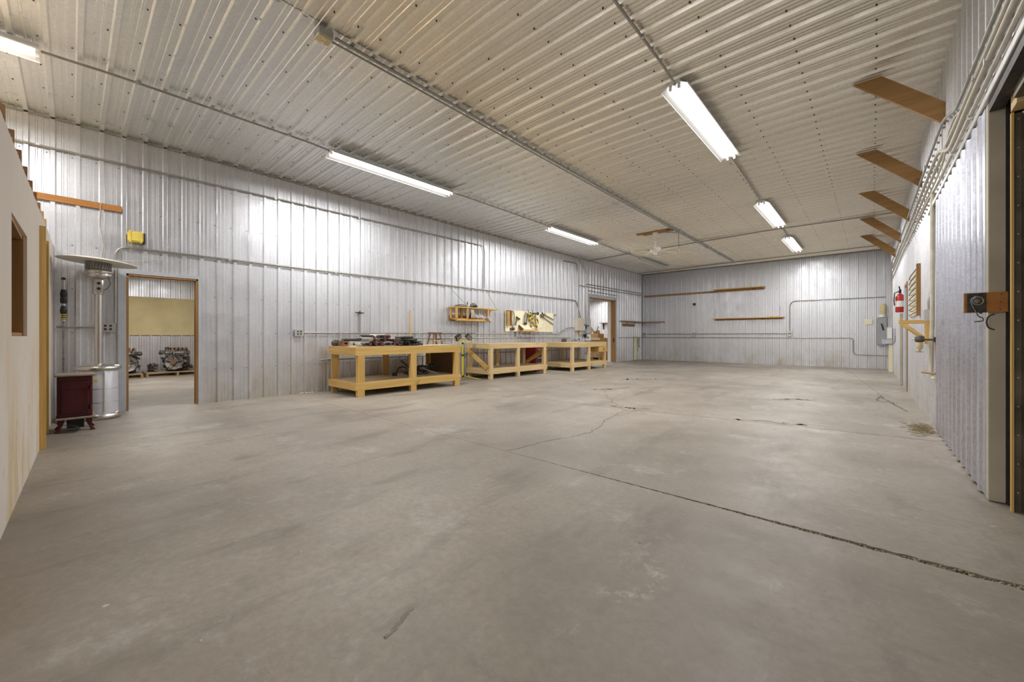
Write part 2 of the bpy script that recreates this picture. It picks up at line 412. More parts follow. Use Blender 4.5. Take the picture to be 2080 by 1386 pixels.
ribbon(mb, [(-1.3, 8.2), (-1.0, 8.5), (-.8, 8.5)], .12, .0008, .06, 8, 15)
ribbon(mb, [(-3.1, 5.75), (-2.8, 5.70), (-2.5, 5.85)], .10, .0008, .05, 8, 16)
struct(mb.build('floor_stain', M_stain, floor))
# ---- ceiling: two runs of sheet lapped along x = -3.9
XM = -3.9
mb = MB(); corr(mb, YB, FY, PH, lambda u, h, v: (v, u, H - h), XL - .02, XM + .06)
ceil = struct(mb.build('ceiling', M_ceil_a))
mb = MB(); corr(mb, YB, FY, PH, lambda u, h, v: (v, u, H - h + .0035), XM, .8)
struct(mb.build('ceiling_sheets', M_ceil_b, ceil))
mb = MB()
xsr = [XL + .25 + i * .61 for i in range(15)]
k = 0; y = PH + .060
while y < FY - .1:
    if y > -3:
        for i, x in enumerate(xsr):
            if R.random() < .93: mb.cyl((x + R.uniform(-.012, .012), y, H - .005), (x, y, H + .003), .0075, 6)
    y += P
struct(mb.build('ceiling_screws', M_dark, ceil))
mb = MB(); mb.box(XL - .3, 1.3, YB - .1, FY + .4, H + .02, H + .2); struct(mb.build('ceiling_deck', M_brown, ceil))
# ---- left wall with two doorways
D1 = (.54, 1.375, 2.02); D2 = (13.45, 15.55, 2.63)
mb = MB()
def lw(u, h, v): return (XL + h, u, v)
for a, b, z0 in ((YB, D1[0], 0), (D1[0], D1[1], D1[2]), (D1[1], D2[0], 0), (D2[0], D2[1], D2[2]), (D2[1], FY, 0)):
    corr(mb, a, b, PH, lw, H + .01, z0)
wl = struct(mb.build('wall_left', M_wall))
mb = MB()
for a, b, z0 in ((YB, D1[0], 0), (D1[0], D1[1], D1[2]), (D1[1], D2[0], 0), (D2[0], D2[1], D2[2]), (D2[1], FY, 0)):
    mb.box(XL - .14, XL - .003, a, b, z0, H + .02)
struct(mb.build('wall_core', M_pale, wl))
mb = MB()
for z in (.55, 1.15, 1.75, 2.35, 2.95, 3.55):
    y = PH + .060
    while y < FY - .1:
        if y > -1 and not (D1[0] < y < D1[1] and z < D1[2]) and not (D2[0] < y < D2[1] and z < D2[2]): mb.cyl((XL - .002, y, z), (XL + .005, y, z), .007, 6)
        y += P
struct(mb.build('wall_screws', M_dark, wl))
# grey corner flashing beside the narrow doorway, brown door linings
def lining(name, y0, y1, z1, mz, depth=.15, pr=.012, tw=.045):
    o = bpy.data.objects.new(name, None); C.objects.link(o); o.location = (XL, y0, 0); o['_o'] = [XL, y0, 0]; o['kind'] = 'structure'
    for k, (a, b) in enumerate(((y0 - .002, y0 + tw * .5), (y1 - tw * .5, y1 + .002))):
        m_ = MB().box(XL - depth, XL + pr + .012, a, b, 0, z1); m_.build('jamb', mz, o)
    MB().box(XL - depth, XL + pr + .012, y0, y1, z1 - tw * .5, z1 + .002).build('head', mz, o)
    return o
dl1 = lining('door_1', D1[0], D1[1], D1[2], M_brown_z, .14)
mb = MB(); mb.box(XL + .002, XL + .031, D1[0] - .09, D1[0] - .004, 0, D1[2] + .0035); mb.box(XL + .002, XL + .031, D1[1] + .004, D1[1] + .045, 0, D1[2] + .0035)
mb.box(XL + .002, XL + .032, D1[0] - .09, D1[1] + .045, D1[2] + .004, D1[2] + .06)
mb.build('flashing', M_grey_l, dl1)
dl2 = lining('door_2', D2[0], D2[1], D2[2], M_brown_z, .17, tw=.07)
MB().box(XL - .33, XL - .171, D2[1] - .03, D2[1] + .01, 0, D2[2]).build('sliding_door_edge', M_white_m, dl2)
mb = MB(); mb.box(XL + .002, XL + .033, D2[0] - .11, D2[0] - .01, 0, D2[2] + .0295); mb.box(XL + .002, XL + .033, D2[1] + .01, D2[1] + .11, 0, D2[2] + .0295)
mb.box(XL + .002, XL + .034, D2[0] - .11, D2[1] + .11, D2[2] + .03, D2[2] + .13); mb.build('flashing', M_wall, dl2)
MB().box(XL - .05, XL - .02, D2[1] - .065, D2[1] - .036, .85, 1.02).build('latch', M_dark, dl2)
# ---- far wall
mb = MB(); corr(mb, XL, .8, PH + .02, lambda u, h, v: (u, FY - h, v), 0, H + .01); wf = struct(mb.build('wall_far', M_wall))
mb = MB().box(XL - .1, 1.2, FY + .003, FY + .2, 0, H); struct(mb.build('wall_core', M_pale, wf))
mb = MB()
for z in (.55, 1.15, 1.75, 2.35, 2.95, 3.55):
    x = PH + .08 - 33 * P
    while x < .4: mb.cyl((x, FY + .002, z), (x, FY - .005, z), .008, 6); x += P
struct(mb.build('wall_screws', M_dark, wf))
mb = MB(); mb.box(XL, XL + .05, FY - .04, FY, 0, H - .02); struct(mb.build('trim_1', M_grey))
# ---- right wall (runs very slightly inward) with a doorway in it
D3 = (11.15, 12.0, 2.15); YR = 4.18
def rw(u, h, v): return (xr(u) - h, u, v)
mb = MB()
for a, b, z0 in ((YR, D3[0], 0), (D3[0], D3[1], D3[2]), (D3[1], FY, 0)): corr(mb, a, b, PH + .05, rw, 0 if z0 == 0 else z0, H + .01)
corr(mb, YB, YR, PH + .05, rw, 2.64, H + .01)
wr = struct(mb.build('wall_right', M_wall))
mb = MB()
for a, b, z0 in ((YR, D3[0], 0), (D3[0], D3[1], D3[2]), (D3[1], FY, 0), (YB, YR, 2.64)):
    mb.add([(xr(a) + .003, a, z0), (xr(b) + .003, b, z0), (xr(b) + .003, b, H), (xr(a) + .003, a, H), (1.1, a, z0), (1.1, b, z0), (1.1, b, H), (1.1, a, H)],
           [(0, 1, 2, 3), (4, 7, 6, 5), (0, 4, 5, 1), (1, 5, 6, 2), (2, 6, 7, 3), (3, 7, 4, 0)])
struct(mb.build('wall_core', M_black, wr))  # coloured black to paint in the shade of the gap past the post
# doorway in right wall: brown jamb, grey-blue door leaf
d3 = bpy.data.objects.new('door_3', None); C.objects.link(d3); d3.location = (.55, 11.6, 0); d3['_o'] = [.55, 11.6, 0]; d3['kind'] = 'structure'
MB().box(xr(11.1) - .045, xr(11.1) + .1, D3[0] - .05, D3[0] + .02, 0, D3[2] + .04).build('jamb', M_brown_z, d3)
MB().box(xr(12) - .03, xr(12) + .1, D3[1] - .02, D3[1] + .07, 0, D3[2] + .04).build('jamb', M_grey_l, d3)
MB().box(xr(12) - .03, xr(12) + .1, D3[0], D3[1], D3[2], D3[2] + .05).build('head', M_brown, d3)
MB().box(xr(12) + .02, xr(12) + .06, D3[0] + .02, D3[1] - .02, .01, D3[2]).build('door_leaf', M_grey_l, d3)
# seam cover strip on right wall at y = 6.45 with exposed timber above the header
mb = MB(); mb.box(xr(6.45) - .024, xr(6.45) - .0, 6.40, 6.43, 2.9, H - .02); mb.box(xr(6.45) - .024, xr(6.45), 6.50, 6.53, 2.9, H - .02)
struct(mb.build('trim_2', M_zinc)); struct(MB().box(xr(6.45) - .010, xr(6.45), 6.43, 6.50, 2.9, H - .02).build('trim_3', M_brown_z))
# ---- back wall with a wide unseen opening added behind the camera to let in fill light
mb = MB(); mb.box(XL - .1, -6.5, YB - .15, YB, 0, H + .1); mb.box(-2.2 + 2.6, 1.3, YB - .15, YB, 0, H + .1)
mb.box(-6.5, 1.3, YB - .15, YB, 3.7, H + .1); struct(mb.build('wall_back', M_wall))
struct(MB().box(.62 + .5, 1.3, YB, YR, 0, 2.8).build('wall_outer', M_bronze))
# ---- wall/ceiling edge trims
struct(MB().box(XL, XL + .03, YB, FY, H - .045, H - .021).build('trim_4', M_conduit))
struct(MB().box(XL, .5, FY - .05, FY - .02, H - .07, H - .021).build('trim_5', M_conduit))
# ================================================================ ROOM BEYOND (through the two doorways)
X2, H2 = -15.4, 3.05
mb = MB(); corr(mb, -4, FY + .2, PH + .1, lambda u, h, v: (X2 + h, u, v), H2 + .6, 0); struct(mb.build('wall_beyond', M_wall))
mb = MB(); corr(mb, X2, XL - .14, PH + .1, lambda u, h, v: (u, FY + .06 - h, v), 0, H2 + .6); struct(mb.build('wall_beyond_end', M_wall))
mb = MB(); corr(mb, -4, FY + .2, PH, lambda u, h, v: (v, u, H2 - h), X2, XL - .14); mb.box(X2 - .2, XL - .14, -4.2, FY + .3, H2 + .05, H2 + .1)
struct(mb.build('ceiling_beyond', M_ceil_a))
mb = MB(); mb.box(X2 - .2, XL - .14, -4.2, -4, 0, H2 + .1); mb.box(X2 - .3, X2 - .02, -4.2, FY + .3, 0, H2 + .1); mb.box(X2 - .2, XL - .14, FY + .08, FY + .3, 0, H2 + .1)
struct(mb.build('wall_beyond_near', M_pale))
# ================================================================ LOFT PARTITION at left of the camera
def py(x): return -.262 - .0195 * (x + 3.35)
PT = .115
pw0, pw1 = (-3.95, -4.86)          # window opening
pd0, pd1 = (-5.98, -6.88)          # door opening
mb = MB()
def pslab(xa, xb, z0, z1, n=1, jag=False):
    st = [xa + (xb - xa) * i / n for i in range(n + 1)]
    for a, b in zip(st, st[1:]):
        za = z1 + (R.uniform(-.012, .006) if jag else 0)
        mb.add([(a, py(a), z0), (b, py(b), z0), (b, py(b), za), (a, py(a), za), (a, py(a) - PT, z0), (b, py(b) - PT, z0), (b, py(b) - PT, za), (a, py(a) - PT, za)],
               [(0, 1, 2, 3), (4, 7, 6, 5), (0, 4, 5, 1), (1, 5, 6, 2), (2, 6, 7, 3), (3, 7, 4, 0)])
ZT = 2.33
pslab(-2.3, pw0, 0, ZT, 40, True); pslab(pw0, pw1, 0, 1.10); pslab(pw0, pw1, 1.87, ZT, 24, True); pslab(pw1, pd0, 0, ZT, 30, True)
pslab(pd0, pd1, 2.14, ZT, 20, True); pslab(pd1, XL, 0, ZT, 20, True)
wp = struct(mb.build('wall_loft', M_dry))
# window lining
mb = MB(); yy = py(-4.4)
mb.box(pw1, pw1 + .03, yy - PT - .01, yy - .008, 1.10, 1.87); mb.box(pw0 - .03, pw0, yy - PT - .01, yy - .014, 1.10, 1.87)
mb.box(pw0, pw1, yy - PT - .01, yy - .014, 1.84, 1.87); mb.box(pw0, pw1, yy - PT - .01, yy - .014, 1.10, 1.125)
o = struct(mb.build('window_1', M_brown_z))
# door frame of the loft
mb = MB(); x = pd0
mb.box(x - .02, x + .02, py(x) - PT, py(x) + .042, 0, 2.17); mb.box(pd1 - .02, pd1 + .02, py(pd1) - PT, py(pd1) + .02, 0, 2.17)
mb.box(pd0 - .02, pd1 + .02, py(x) - PT, py(x) + .02, 2.13, 2.17)
struct(mb.build('door_4', M_pine_z))
# joists standing on top, deck, rear wall of the loft room
ORD = ('nearest', 'second nearest', 'third nearest', 'fourth nearest', 'fifth nearest', 'sixth nearest', 'seventh nearest')
for k in range(10):
    x = -3.40 - k * .42
    o = MB().box(x - .019, x + .019, py(x) - 2.5, py(x) - .012, ZT + .004, ZT + .14).build('joist', M_brown)
    lb = ORD[k] + ' brown joist end poking out above the pale loft wall' if k < 7 else ('eighth', 'ninth', 'tenth')[k - 7] + ' brown joist end counted from the camera above the loft wall'
    tag(o, lb, 'joist', 'joist ends above the loft wall')
mb = MB().box(-2.3, XL, -3.0, -.42, ZT + .145, ZT + .165); struct(mb.build('loft_deck', M_ply))
mb = MB().box(-2.3, -2.42, -3.0, -.40, 0, ZT); mb.box(-2.3, XL, -3.1, -3.0, 0, ZT); struct(mb.build('wall_loft_return', M_dry))
# ================================================================ SLIDING DOOR AND BIG OPENING at right
px_ = .562
sd = bpy.data.objects.new('door_5', None); C.objects.link(sd); sd.location = (px_, 5.4, 0); sd['_o'] = [px_, 5.4, 0]; sd['kind'] = 'structure'
SY0, SY1 = 4.17, 6.72
mb = MB(); rr_ = random.Random(5)
pp = [(SY0, 0)]; q_ = SY0 + .02
while q_ < SY1 - .2:
    pp += [(q_ + a, h_) for a, h_ in ((.06, 0), (.10, .042), (.16, .042), (.20, 0))]; q_ += .2286
pp.append((SY1, 0))
def sx(u): return px_ + .030 - .0085 * (u - 4)
vs = []; fs = []
for u, h in pp:
    zb = .012 + (.02 * rr_.random() if rr_.random() < .3 else 0)
    vs += [(sx(u) - h + .01, u, zb), (sx(u) - h + .01, u, 2.65)]
for i in range(len(pp) - 1): fs.append((2 * i, 2 * i + 1, 2 * i + 3, 2 * i + 2))
mb.add(vs, fs); mb.box(sx(SY1) - .0, sx(SY1) + .022, SY0, SY1, .02, 2.65); mb.build('corrugated_face', M_panel, sd)
MB().box(sx(SY1) - .022, sx(SY1) - .019 + .04, SY1, SY1 + .012, .01, 2.65).build('edge_strip', M_dark, sd)
mb = MB(); mb.bev(.572, .650, 4.10, 4.172, .004, 2.69, .004); mb.build('edge_channel', M_post, sd)
MB().box(.652, .67, 4.08, 4.16, .004, 2.66).build('gap_shade_strip', M_black, sd)  # black strip paints the shade of the open gap beside the channel
# header flashing above the sliding door
mb = MB(); mb.add([(xr(y) - dx, y, z) for y in (YB, 7.4) for dx, z in ((.0, 2.655), (.050, 2.655), (.054, 2.66), (.054, 2.70), (.024, 2.735))],
                  [(0, 1, 6, 5), (1, 2, 7, 6), (2, 3, 8, 7), (3, 4, 9, 8), (0, 4, 3, 2, 1), (5, 6, 7, 8, 9)])
struct(mb.build('trim_6', M_zinc))
# return at the end of the opening: timber strip, weathered sheet, header timber
mb = MB(); mb.box(.645, .656, 3.945, 3.975, 0, 2.5); struct(mb.build('trim_7', M_pine_z))
mb = MB()
for k in range(6):
    x = .660 + k * .07; mb.add([(x, 3.975, 0), (x + .03, 3.975, 0), (x + .04, 3.955, 0), (x + .06, 3.955, 0), (x + .07, 3.975, 0)] + [(q, yq, 2.5) for q, yq in ((x, 3.975), (x + .03, 3.975), (x + .04, 3.955), (x + .06, 3.955), (x + .07, 3.975))],
                              [(i, i + 1, i + 6, i + 5) for i in range(4)])
mb.box(.660, 1.09, 3.976, 3.979, 0, 2.5); we = struct(mb.build('wall_return', M_bronze))
mb = MB()
for k in range(14):
    for x in (.677, .745): mb.cyl((x, 3.9745, .12 + k * .18), (x, 3.970, .12 + k * .18), .004, 6)
struct(mb.build('wall_rivets', M_zinc, we))
mb = MB(); mb.box(.642, 1.12, 3.80, 3.94, 2.502, 2.64); struct(mb.build('trim_8', M_pale))
mb = MB(); mb.box(.575, .64, YB, 4.09, 2.59, 2.652); struct(mb.build('trim_10', M_dark))
mb = MB(); mb.box(.63, 1.12, YB, 3.80, 2.53, 2.66); struct(mb.build('trim_9', M_bronze))
# ================================================================ LIGHT FIXTURES
def fixture(label, x, y0, y1, lit=True, z=H - .035, w_=.15, pw=1., group='fluorescent fixtures on the ceiling'):
    t = thing('fluorescent_light', label, 'ceiling light', (x, (y0 + y1) / 2, z), group)
    MB().box(x - .055, x + .055, y0, y1, z - .045, z).build('housing', M_refl, t)
    mb = MB()
    for s_ in (-1, 1):
        a, b = x + s_ * .055, x + s_ * w_
        mb.add([(a, y0, z - .030), (a, y1, z - .030), (b, y1, z - .085), (b, y0, z - .085), (a, y0, z - .033), (a, y1, z - .033), (b, y1, z - .088), (b, y0, z - .088)],
               [(0, 1, 2, 3), (4, 7, 6, 5), (0, 3, 7, 4), (1, 5, 6, 2), (2, 6, 7, 3)])
        mb.box(b - .002, b + .002, y0, y1, z - .098, z - .083)
    mb.add([(x - .03, y0, z - .0455), (x - .03, y1, z - .0455), (x, y1, z - .062), (x, y0, z - .062), (x + .03, y0, z - .0455), (x + .03, y1, z - .0455)], [(0, 1, 2, 3), (3, 2, 5, 4)])
    mb.build('reflector', M_refl, t)
    for s_ in (-1, 1):
        mb = MB().cyl((x + s_ * .048, y0 + .045, z - .072), (x + s_ * .048, y1 - .045, z - .072), .018, 10)
        mb.build('tube', M_tube if lit else M_tube_off, t)
        for yy in (y0 + .012, y1 - .012):
            MB().box(x + s_ * .048 - .014, x + s_ * .048 + .014, yy - .011, yy + .011, z - .098, z - .044).build('socket', M_white_m, t)
    if lit:
        for s_ in (-1, 1):
            ld = bpy.data.lights.new('tube_light', 'AREA'); ld.shape = 'RECTANGLE'; ld.size = .034; ld.size_y = y1 - y0 - .1; ld.energy = LAMP_W * pw / 2
            ld.color = (1, .985, .96); lo_ = bpy.data.objects.new('tube_light', ld); C.objects.link(lo_); lo_.parent = t; lo_.location = (s_ * .048, 0, -.0915)
    for yy in (y0 + .35, y1 - .35): MB().cyl((x, yy, z), (x, yy, H), .006, 6).build('hanger', M_zinc, t)
    return t
fixture('lit fluorescent fixture at top left, cut by the photo edge', -6.22, -2.66, -.22)
fixture('lit long fluorescent fixture above the narrow left doorway', -6.25, 2.68, 5.10)
fixture('lit fluorescent fixture in the left row, above the wall shelf', -6.31, 8.42, 10.86)
fixture('dark unlit fluorescent fixture behind the ceiling fan', -6.38, 14.1, 16.54, lit=False)
fixture('nearest and largest lit twin tube fixture in the right row', -1.67, 4.60, 7.06)
fixture('middle lit twin tube fixture in the right row', -1.76, 9.9, 12.34)
fixture('farthest small lit twin tube fixture near the far wall', -1.83, 13.9, 16.34)
fixture('unseen twin tube fixture added overhead behind the camera, continuing the right row', -1.62, -2.4, .04, pw=.3)  # out of view, added as a source for the foreground light
fixture('lit fixture in the room beyond, seen at the top of the wide doorway', -10.6, 15.2, 17.4, z=2.98)
fixture('lit fixture in the room beyond the narrow doorway', -12.2, .2, 2.64, z=2.98)
fixture('lit fixture in the room beyond, hidden over the boxes', -13.0, 11.0, 13.44, z=2.98)
# ================================================================ CONDUIT
def run(label, pts, r=.0135, m=M_conduit, rad=.16, straps=(), sd_=(0, 0, 0), name='conduit', cat='conduit', n=8, group='metal conduit runs'):
    o = MB().tube(arc(pts, None, rad), r, n).build(name, m)
    o['_o'] = [0, 0, 0]
    tag(o, label, cat, group)
    for p in straps:
        MB().box(p[0] - r - .003, p[0] + r + .003, p[1] - r - .003, p[1] + r + .003, p[2] - r - .003, p[2] + r + .003).tube([p, (p[0] + sd_[0], p[1] + sd_[1], p[2] + sd_[2])], .007, 6).build('strap', M_zinc, o)
    return o
wx = XL + .048; zc = H - .048
run('long upper conduit on left wall bending down beside the wall shelf', [(wx, -1.4, 3.60), (wx, 3, 3.625), (wx, 7.80, 3.64), (wx, 7.80, 2.44)], straps=[(wx, y, 3.618) for y in (-.3, 1.0, 2.5, 4.1, 5.7)], sd_=(-.03, 0, 0))
run('middle conduit on left wall from the heater outlet to the beige panel', [(wx, .42, 1.29), (wx, .42, 2.405), (wx, 3, 2.40), (wx, 12.50, 2.42), (wx, 12.62, 2.1), (wx, 12.80, 1.78)], r=.016, straps=[(wx, y, 2.40) for y in (1.8, 3.6, 5.4, 7.2, 9.0, 10.8)], sd_=(-.03, 0, 0))
run('conduit above the benches from the wall outlet to the beige panel', [(wx, 2.98, 1.168), (wx, 7, 1.172), (wx, 11.35, 1.172), (wx, 11.9, 1.40), (wx, 12.36, 1.42)], rad=.12, straps=[(wx, y, 1.17) for y in (3.7, 5.6, 7.6, 9.6)], sd_=(-.03, 0, 0))
run('lower thin pipe on the left wall behind the bench tops', [(wx, 5.4, 1.055), (wx, 12.1, 1.045)], r=.012)
run('low thin pipe running under the workbenches', [(wx, 3.3, .63), (wx, 12.9, .62)], r=.014)
run('short vertical pipe with a valve above the bench heap', [(wx, 4.12, 1.17), (wx, 4.12, 1.58)], r=.014)
run('short low conduit between partition and heater outlet', [(wx, -.14, 1.225), (wx, .27, 1.225)], r=.012)
run('ceiling conduit between the first two fixtures in the left row', [(-6.22, -.21, zc - .03), (-6.24, .3, zc), (-6.25, 2.4, zc), (-6.25, 2.69, zc - .02)], straps=[(-6.24, y, zc) for y in (.5, 1.3, 2.1)], sd_=(0, 0, .03))
run('ceiling conduit in the left row, second to third fixture', [(-6.25, 5.1, zc - .02), (-6.27, 5.4, zc), (-6.31, 8.2, zc), (-6.31, 8.44, zc - .02)], straps=[(-6.27, 5.9, zc), (-6.29, 7.1, zc)], sd_=(0, 0, .03))
run('ceiling conduit in the left row running to the unlit fixture', [(-6.31, 10.85, zc - .02), (-6.33, 11.1, zc), (-6.38, 13.9, zc), (-6.38, 14.12, zc - .02)])
run('ceiling conduit along the middle lap seam', [(-3.88, 1.72, zc), (-3.93, 7, zc), (-3.97, 17.15, zc)], r=.016, straps=[(-3.89 - .007 * (y - 2), y, zc) for y in (2.6, 4.2, 5.8, 7.4, 9.0, 10.6, 12.2, 13.8, 15.4)], sd_=(0, 0, .03))
run('second thinner conduit beside the middle lap seam', [(-3.95, 1.72, zc), (-4.00, 7, zc), (-4.04, 17.1, zc)], r=.010)
run('ceiling conduit reaching the nearest fixture in the right row', [(-1.62, .05, zc - .02), (-1.63, .4, zc), (-1.66, 4.2, zc), (-1.67, 4.62, zc - .02)], straps=[(-1.65, y, zc) for y in (2.6, 3.7)], sd_=(0, 0, .03))
run('ceiling conduit between nearest and middle right fixtures', [(-1.67, 7.05, zc - .02), (-1.69, 7.4, zc), (-1.76, 9.6, zc), (-1.76, 9.92, zc - .02)], straps=[(-1.71, 8.3, zc)], sd_=(0, 0, .03))
run('ceiling conduit between the two far right fixtures', [(-1.76, 12.33, zc - .02), (-1.78, 12.6, zc), (-1.82, 13.7, zc), (-1.83, 13.92, zc - .02)])
run('cross ceiling conduit behind the ceiling fan', [(-8.0, 13.15, zc - .042), (-6.3, 12.95, zc - .042), (-2.0, 12.62, zc - .042), (.42, 12.75, zc - .042)], r=.017, straps=[(x, 12.6 + (0.1 if x < -2 else .0), zc - .042) for x in (-3.9, -.9)], sd_=(0, 0, .05))
run('cross ceiling conduit nearest the far wall', [(-7.95, 17.45, zc - .02), (.42, 17.15, zc - .02)], r=.016)
run('right conduit of the pair dropping from ceiling left of the wide doorway', [(-7.9, 12.4, zc - .02), (wx, 12.75, zc - .02), (wx, 13.14, 3.6), (wx, 13.12, 2.3), (wx, 13.18, 1.76)], r=.022, m=M_zinc)
run('left conduit of the pair dropping from ceiling left of the wide doorway', [(wx, 11.7, 3.78), (wx, 12.55, 3.80), (wx, 12.62, 3.4), (wx, 12.62, 1.76)], r=.018)
run('upper conduit of the pair above the wide doorway', [(wx, 13.15, 3.10), (wx, 18.1, 3.12)], r=.013)
run('lower conduit of the pair above the wide doorway', [(wx, 12.7, 3.0), (wx, 18.1, 3.02)], r=.013)
run('short conduit just over the wide doorway head', [(wx, 13.35, 2.86), (wx, 15.7, 2.84)], r=.012)
fy_ = FY - .048
run('upper conduit on far wall between the outlet boxes', [(-8.0, fy_, 1.20), (-2.32, fy_, 1.20)], straps=[(x, fy_, 1.2) for x in (-7.2, -4.2)], sd_=(0, .03, 0))
run('conduit on far wall rising from the box and turning right', [(-2.31, fy_, 1.24), (-2.31, fy_, 2.42), (.33, fy_, 2.41)], rad=.22)
run('lower stepped conduit along the far wall', [(-8.1, fy_, 1.04), (-.49, fy_, 1.04), (-.49, fy_, .46), (.42, fy_, .45)], rad=.12)
run('low conduit on left wall right of the wide doorway', [(wx, 15.75, 1.04), (wx, 18.15, 1.04)], r=.012)
def rx(y, d=.050): return xr(y) - d
def rrun(label, yz, r=.014, m=M_cond_pale, st=(), d=.05):
    pts = [(rx(y, d), y, z) for y, z in yz]
    return run(label, pts, r, m, .25, [(rx(y, d), y, z) for y, z in st], (.04, 0, 0))
rrun('topmost conduit of the bundle on the right wall', [(.6, 3.04), (4.9, 3.10), (5.25, 3.11), (6.05, 3.34), (16.9, 3.40)], .013, M_conduit, [(3.6, 3.08), (4.6, 3.10), (7.6, 3.35), (9.2, 3.36), (11, 3.37), (13, 3.38)])
rrun('second conduit of the right wall bundle, with branch fitting', [(.6, 2.95), (5.0, 2.98), (5.9, 3.00), (17.0, 3.06)], .016, M_cond_pale, [(3.4, 2.97), (4.4, 2.98), (6.6, 3.0), (8, 3.01), (9.5, 3.02), (11, 3.03)])
rrun('third thicker conduit of the right wall bundle', [(.6, 2.87), (4.6, 2.90), (5.6, 2.87), (6.4, 3.14), (17.0, 3.20)], .018, M_cond_pale, [(3.0, 2.88), (4.0, 2.89), (7.2, 3.15), (8.6, 3.16)])
rrun('lowest thick pipe of the bundle above the sliding door', [(1.6, 2.775), (6.4, 2.79), (7.3, 2.84), (12.0, 2.90), (17.1, 2.86), (17.2, .95)], .014, M_cond_pale, [(4.6, 2.78), (5.4, 2.78), (6.2, 2.79), (8.4, 2.85), (9.6, 2.87), (10.8, 2.89)])
rrun('thin loop of cable on the right wall bundle', [(5.0, 2.99), (5.35, 3.08), (5.7, 3.06), (6.0, 2.90), (6.6, 2.88), (9.0, 2.92)], .009, M_cord)
rrun('pale upright conduit in the far right corner', [(17.0, 3.05), (17.45, 2.95), (17.45, .96)], .018, M_cond_pale)
rrun('second pale upright conduit in the far right corner', [(16.9, 3.38), (17.65, 3.2), (17.65, .96)], .016, M_cond_pale)
# pale corner channel and capped board left of the far right corner door
MB_ = MB().bev(xr(16) - .05, xr(16), 12.5, 12.62, .002, 1.62, .006).build('wall_batten', M_post); tag(MB_, 'pale vertical batten below the fire extinguisher', 'batten')
# ================================================================ BOXES ON CEILING AND WALLS
t = thing('ceiling_outlet_box', 'grey outlet box with yellow sockets at near end of the ceiling conduit', 'outlet box', (-3.90, 1.62, H - .12))
MB().bev(-3.965, -3.84, 1.55, 1.69, H - .105, H - .022, .006).build('box', M_zinc, t)
mb = MB(); mb.box(-3.955, -3.85, 1.56, 1.68, H - .112, H - .1055); pl = mb.build('face_plate', M_peg2, t)
mb = MB()
for x in (-3.925, -3.88): mb.cyl((x, 1.62, H - .113), (x, 1.62, H - .1185), .016, 12)
mb.build('socket', M_cream, pl)
def outlet(label, c, ax, w_=.12, h_=.12, face=M_dark, name='outlet_box', group='grey outlet boxes on the walls'):
    """ax: 0 = on left wall (faces +x), 1 = on far wall (faces -y), 2 = on right wall (faces -x)"""
    x, y, z = c
    t = thing(name, label, 'outlet box', c, group)
    if ax == 0:
        MB().box(XL + .031, XL + .075, y - w_ / 2, y + w_ / 2, z - h_ / 2, z + h_ / 2).build('box', M_zinc, t)
        pl = MB().box(XL + .0755, XL + .079, y - w_ / 2 - .004, y + w_ / 2 + .004, z - h_ / 2 - .004, z + h_ / 2 + .004).build('face_plate', M_zinc, t)
        for dy in (-.026, .026):
            for dz in (-.024, .024): MB().box(XL + .0795, XL + .082, y + dy - .014, y + dy + .014, z + dz - .015, z + dz + .015).build('socket', face, pl)
    elif ax == 1:
        MB().box(x - w_ / 2, x + w_ / 2, FY - .075, FY - .031, z - h_ / 2, z + h_ / 2).build('box', M_zinc, t)
        pl = MB().box(x - w_ / 2 - .004, x + w_ / 2 + .004, FY - .079, FY - .0755, z - h_ / 2 - .004, z + h_ / 2 + .004).build('face_plate', M_zinc, t)
        for dx in (-.026, .026): MB().box(x + dx - .014, x + dx + .014, FY - .082, FY - .0795, z - .03, z + .03).build('socket', face, pl)
    return t
outlet('outlet box beside the patio heater pole', (XL, .345, 1.225), 0, .14, .12)
outlet('outlet box on left wall at the near end of the bench conduit', (XL, 2.90, 1.165), 0, .15, .12)
outlet('outlet box under the pegboard', (XL, 9.25, 1.18), 0, .22, .15)
outlet('outlet box on far wall in the left corner', (-7.98, FY, 1.20), 1, .13, .16)
outlet('outlet box in the middle of the far wall conduit', (-5.78, FY, 1.20), 1, .14, .16)
outlet('outlet box on far wall where the conduit turns upward', (-2.31, FY, 1.20), 1, .15, .18)
o = MB().box(-.19, .0, FY - .045, FY - .031, 1.50, 1.68).build('paper_note', M_cream); tag(o, 'small pale plate on the far wall, right of the rising conduit', 'plate')
o = MB().bev(-5.80, -5.70, FY - .07, FY - .031, 2.44, 2.54, .006).build('junction_box', M_black); tag(o, 'small black box high on the far wall under the long board', 'junction box')
# small wall fittings: valve on the stub pipe
t = thing('pipe_valve', 'small dark valve on top of the short vertical pipe', 'valve', (wx, 4.12, 1.58))
MB().cyl((wx, 4.12, 1.575), (wx, 4.12, 1.63), .022, 10).build('body', M_dark, t); MB().cyl((wx, 4.03, 1.605), (wx, 4.21, 1.60), .010, 8).build('handle', M_dark, t)
o = MB().box(wx - .012, wx + .012, 5.355, 5.378, .95, 1.72).build('wood_strip', M_pine_z); tag(o, 'thin upright wooden strip leaning on the wall behind the first bench', 'strip')
o = MB().box(XL + .031, XL + .045, -.95, .49, 2.905, 2.99).build('wall_plank', M_orange); tag(o, 'orange-brown plank fixed high on left wall above the heater', 'plank')
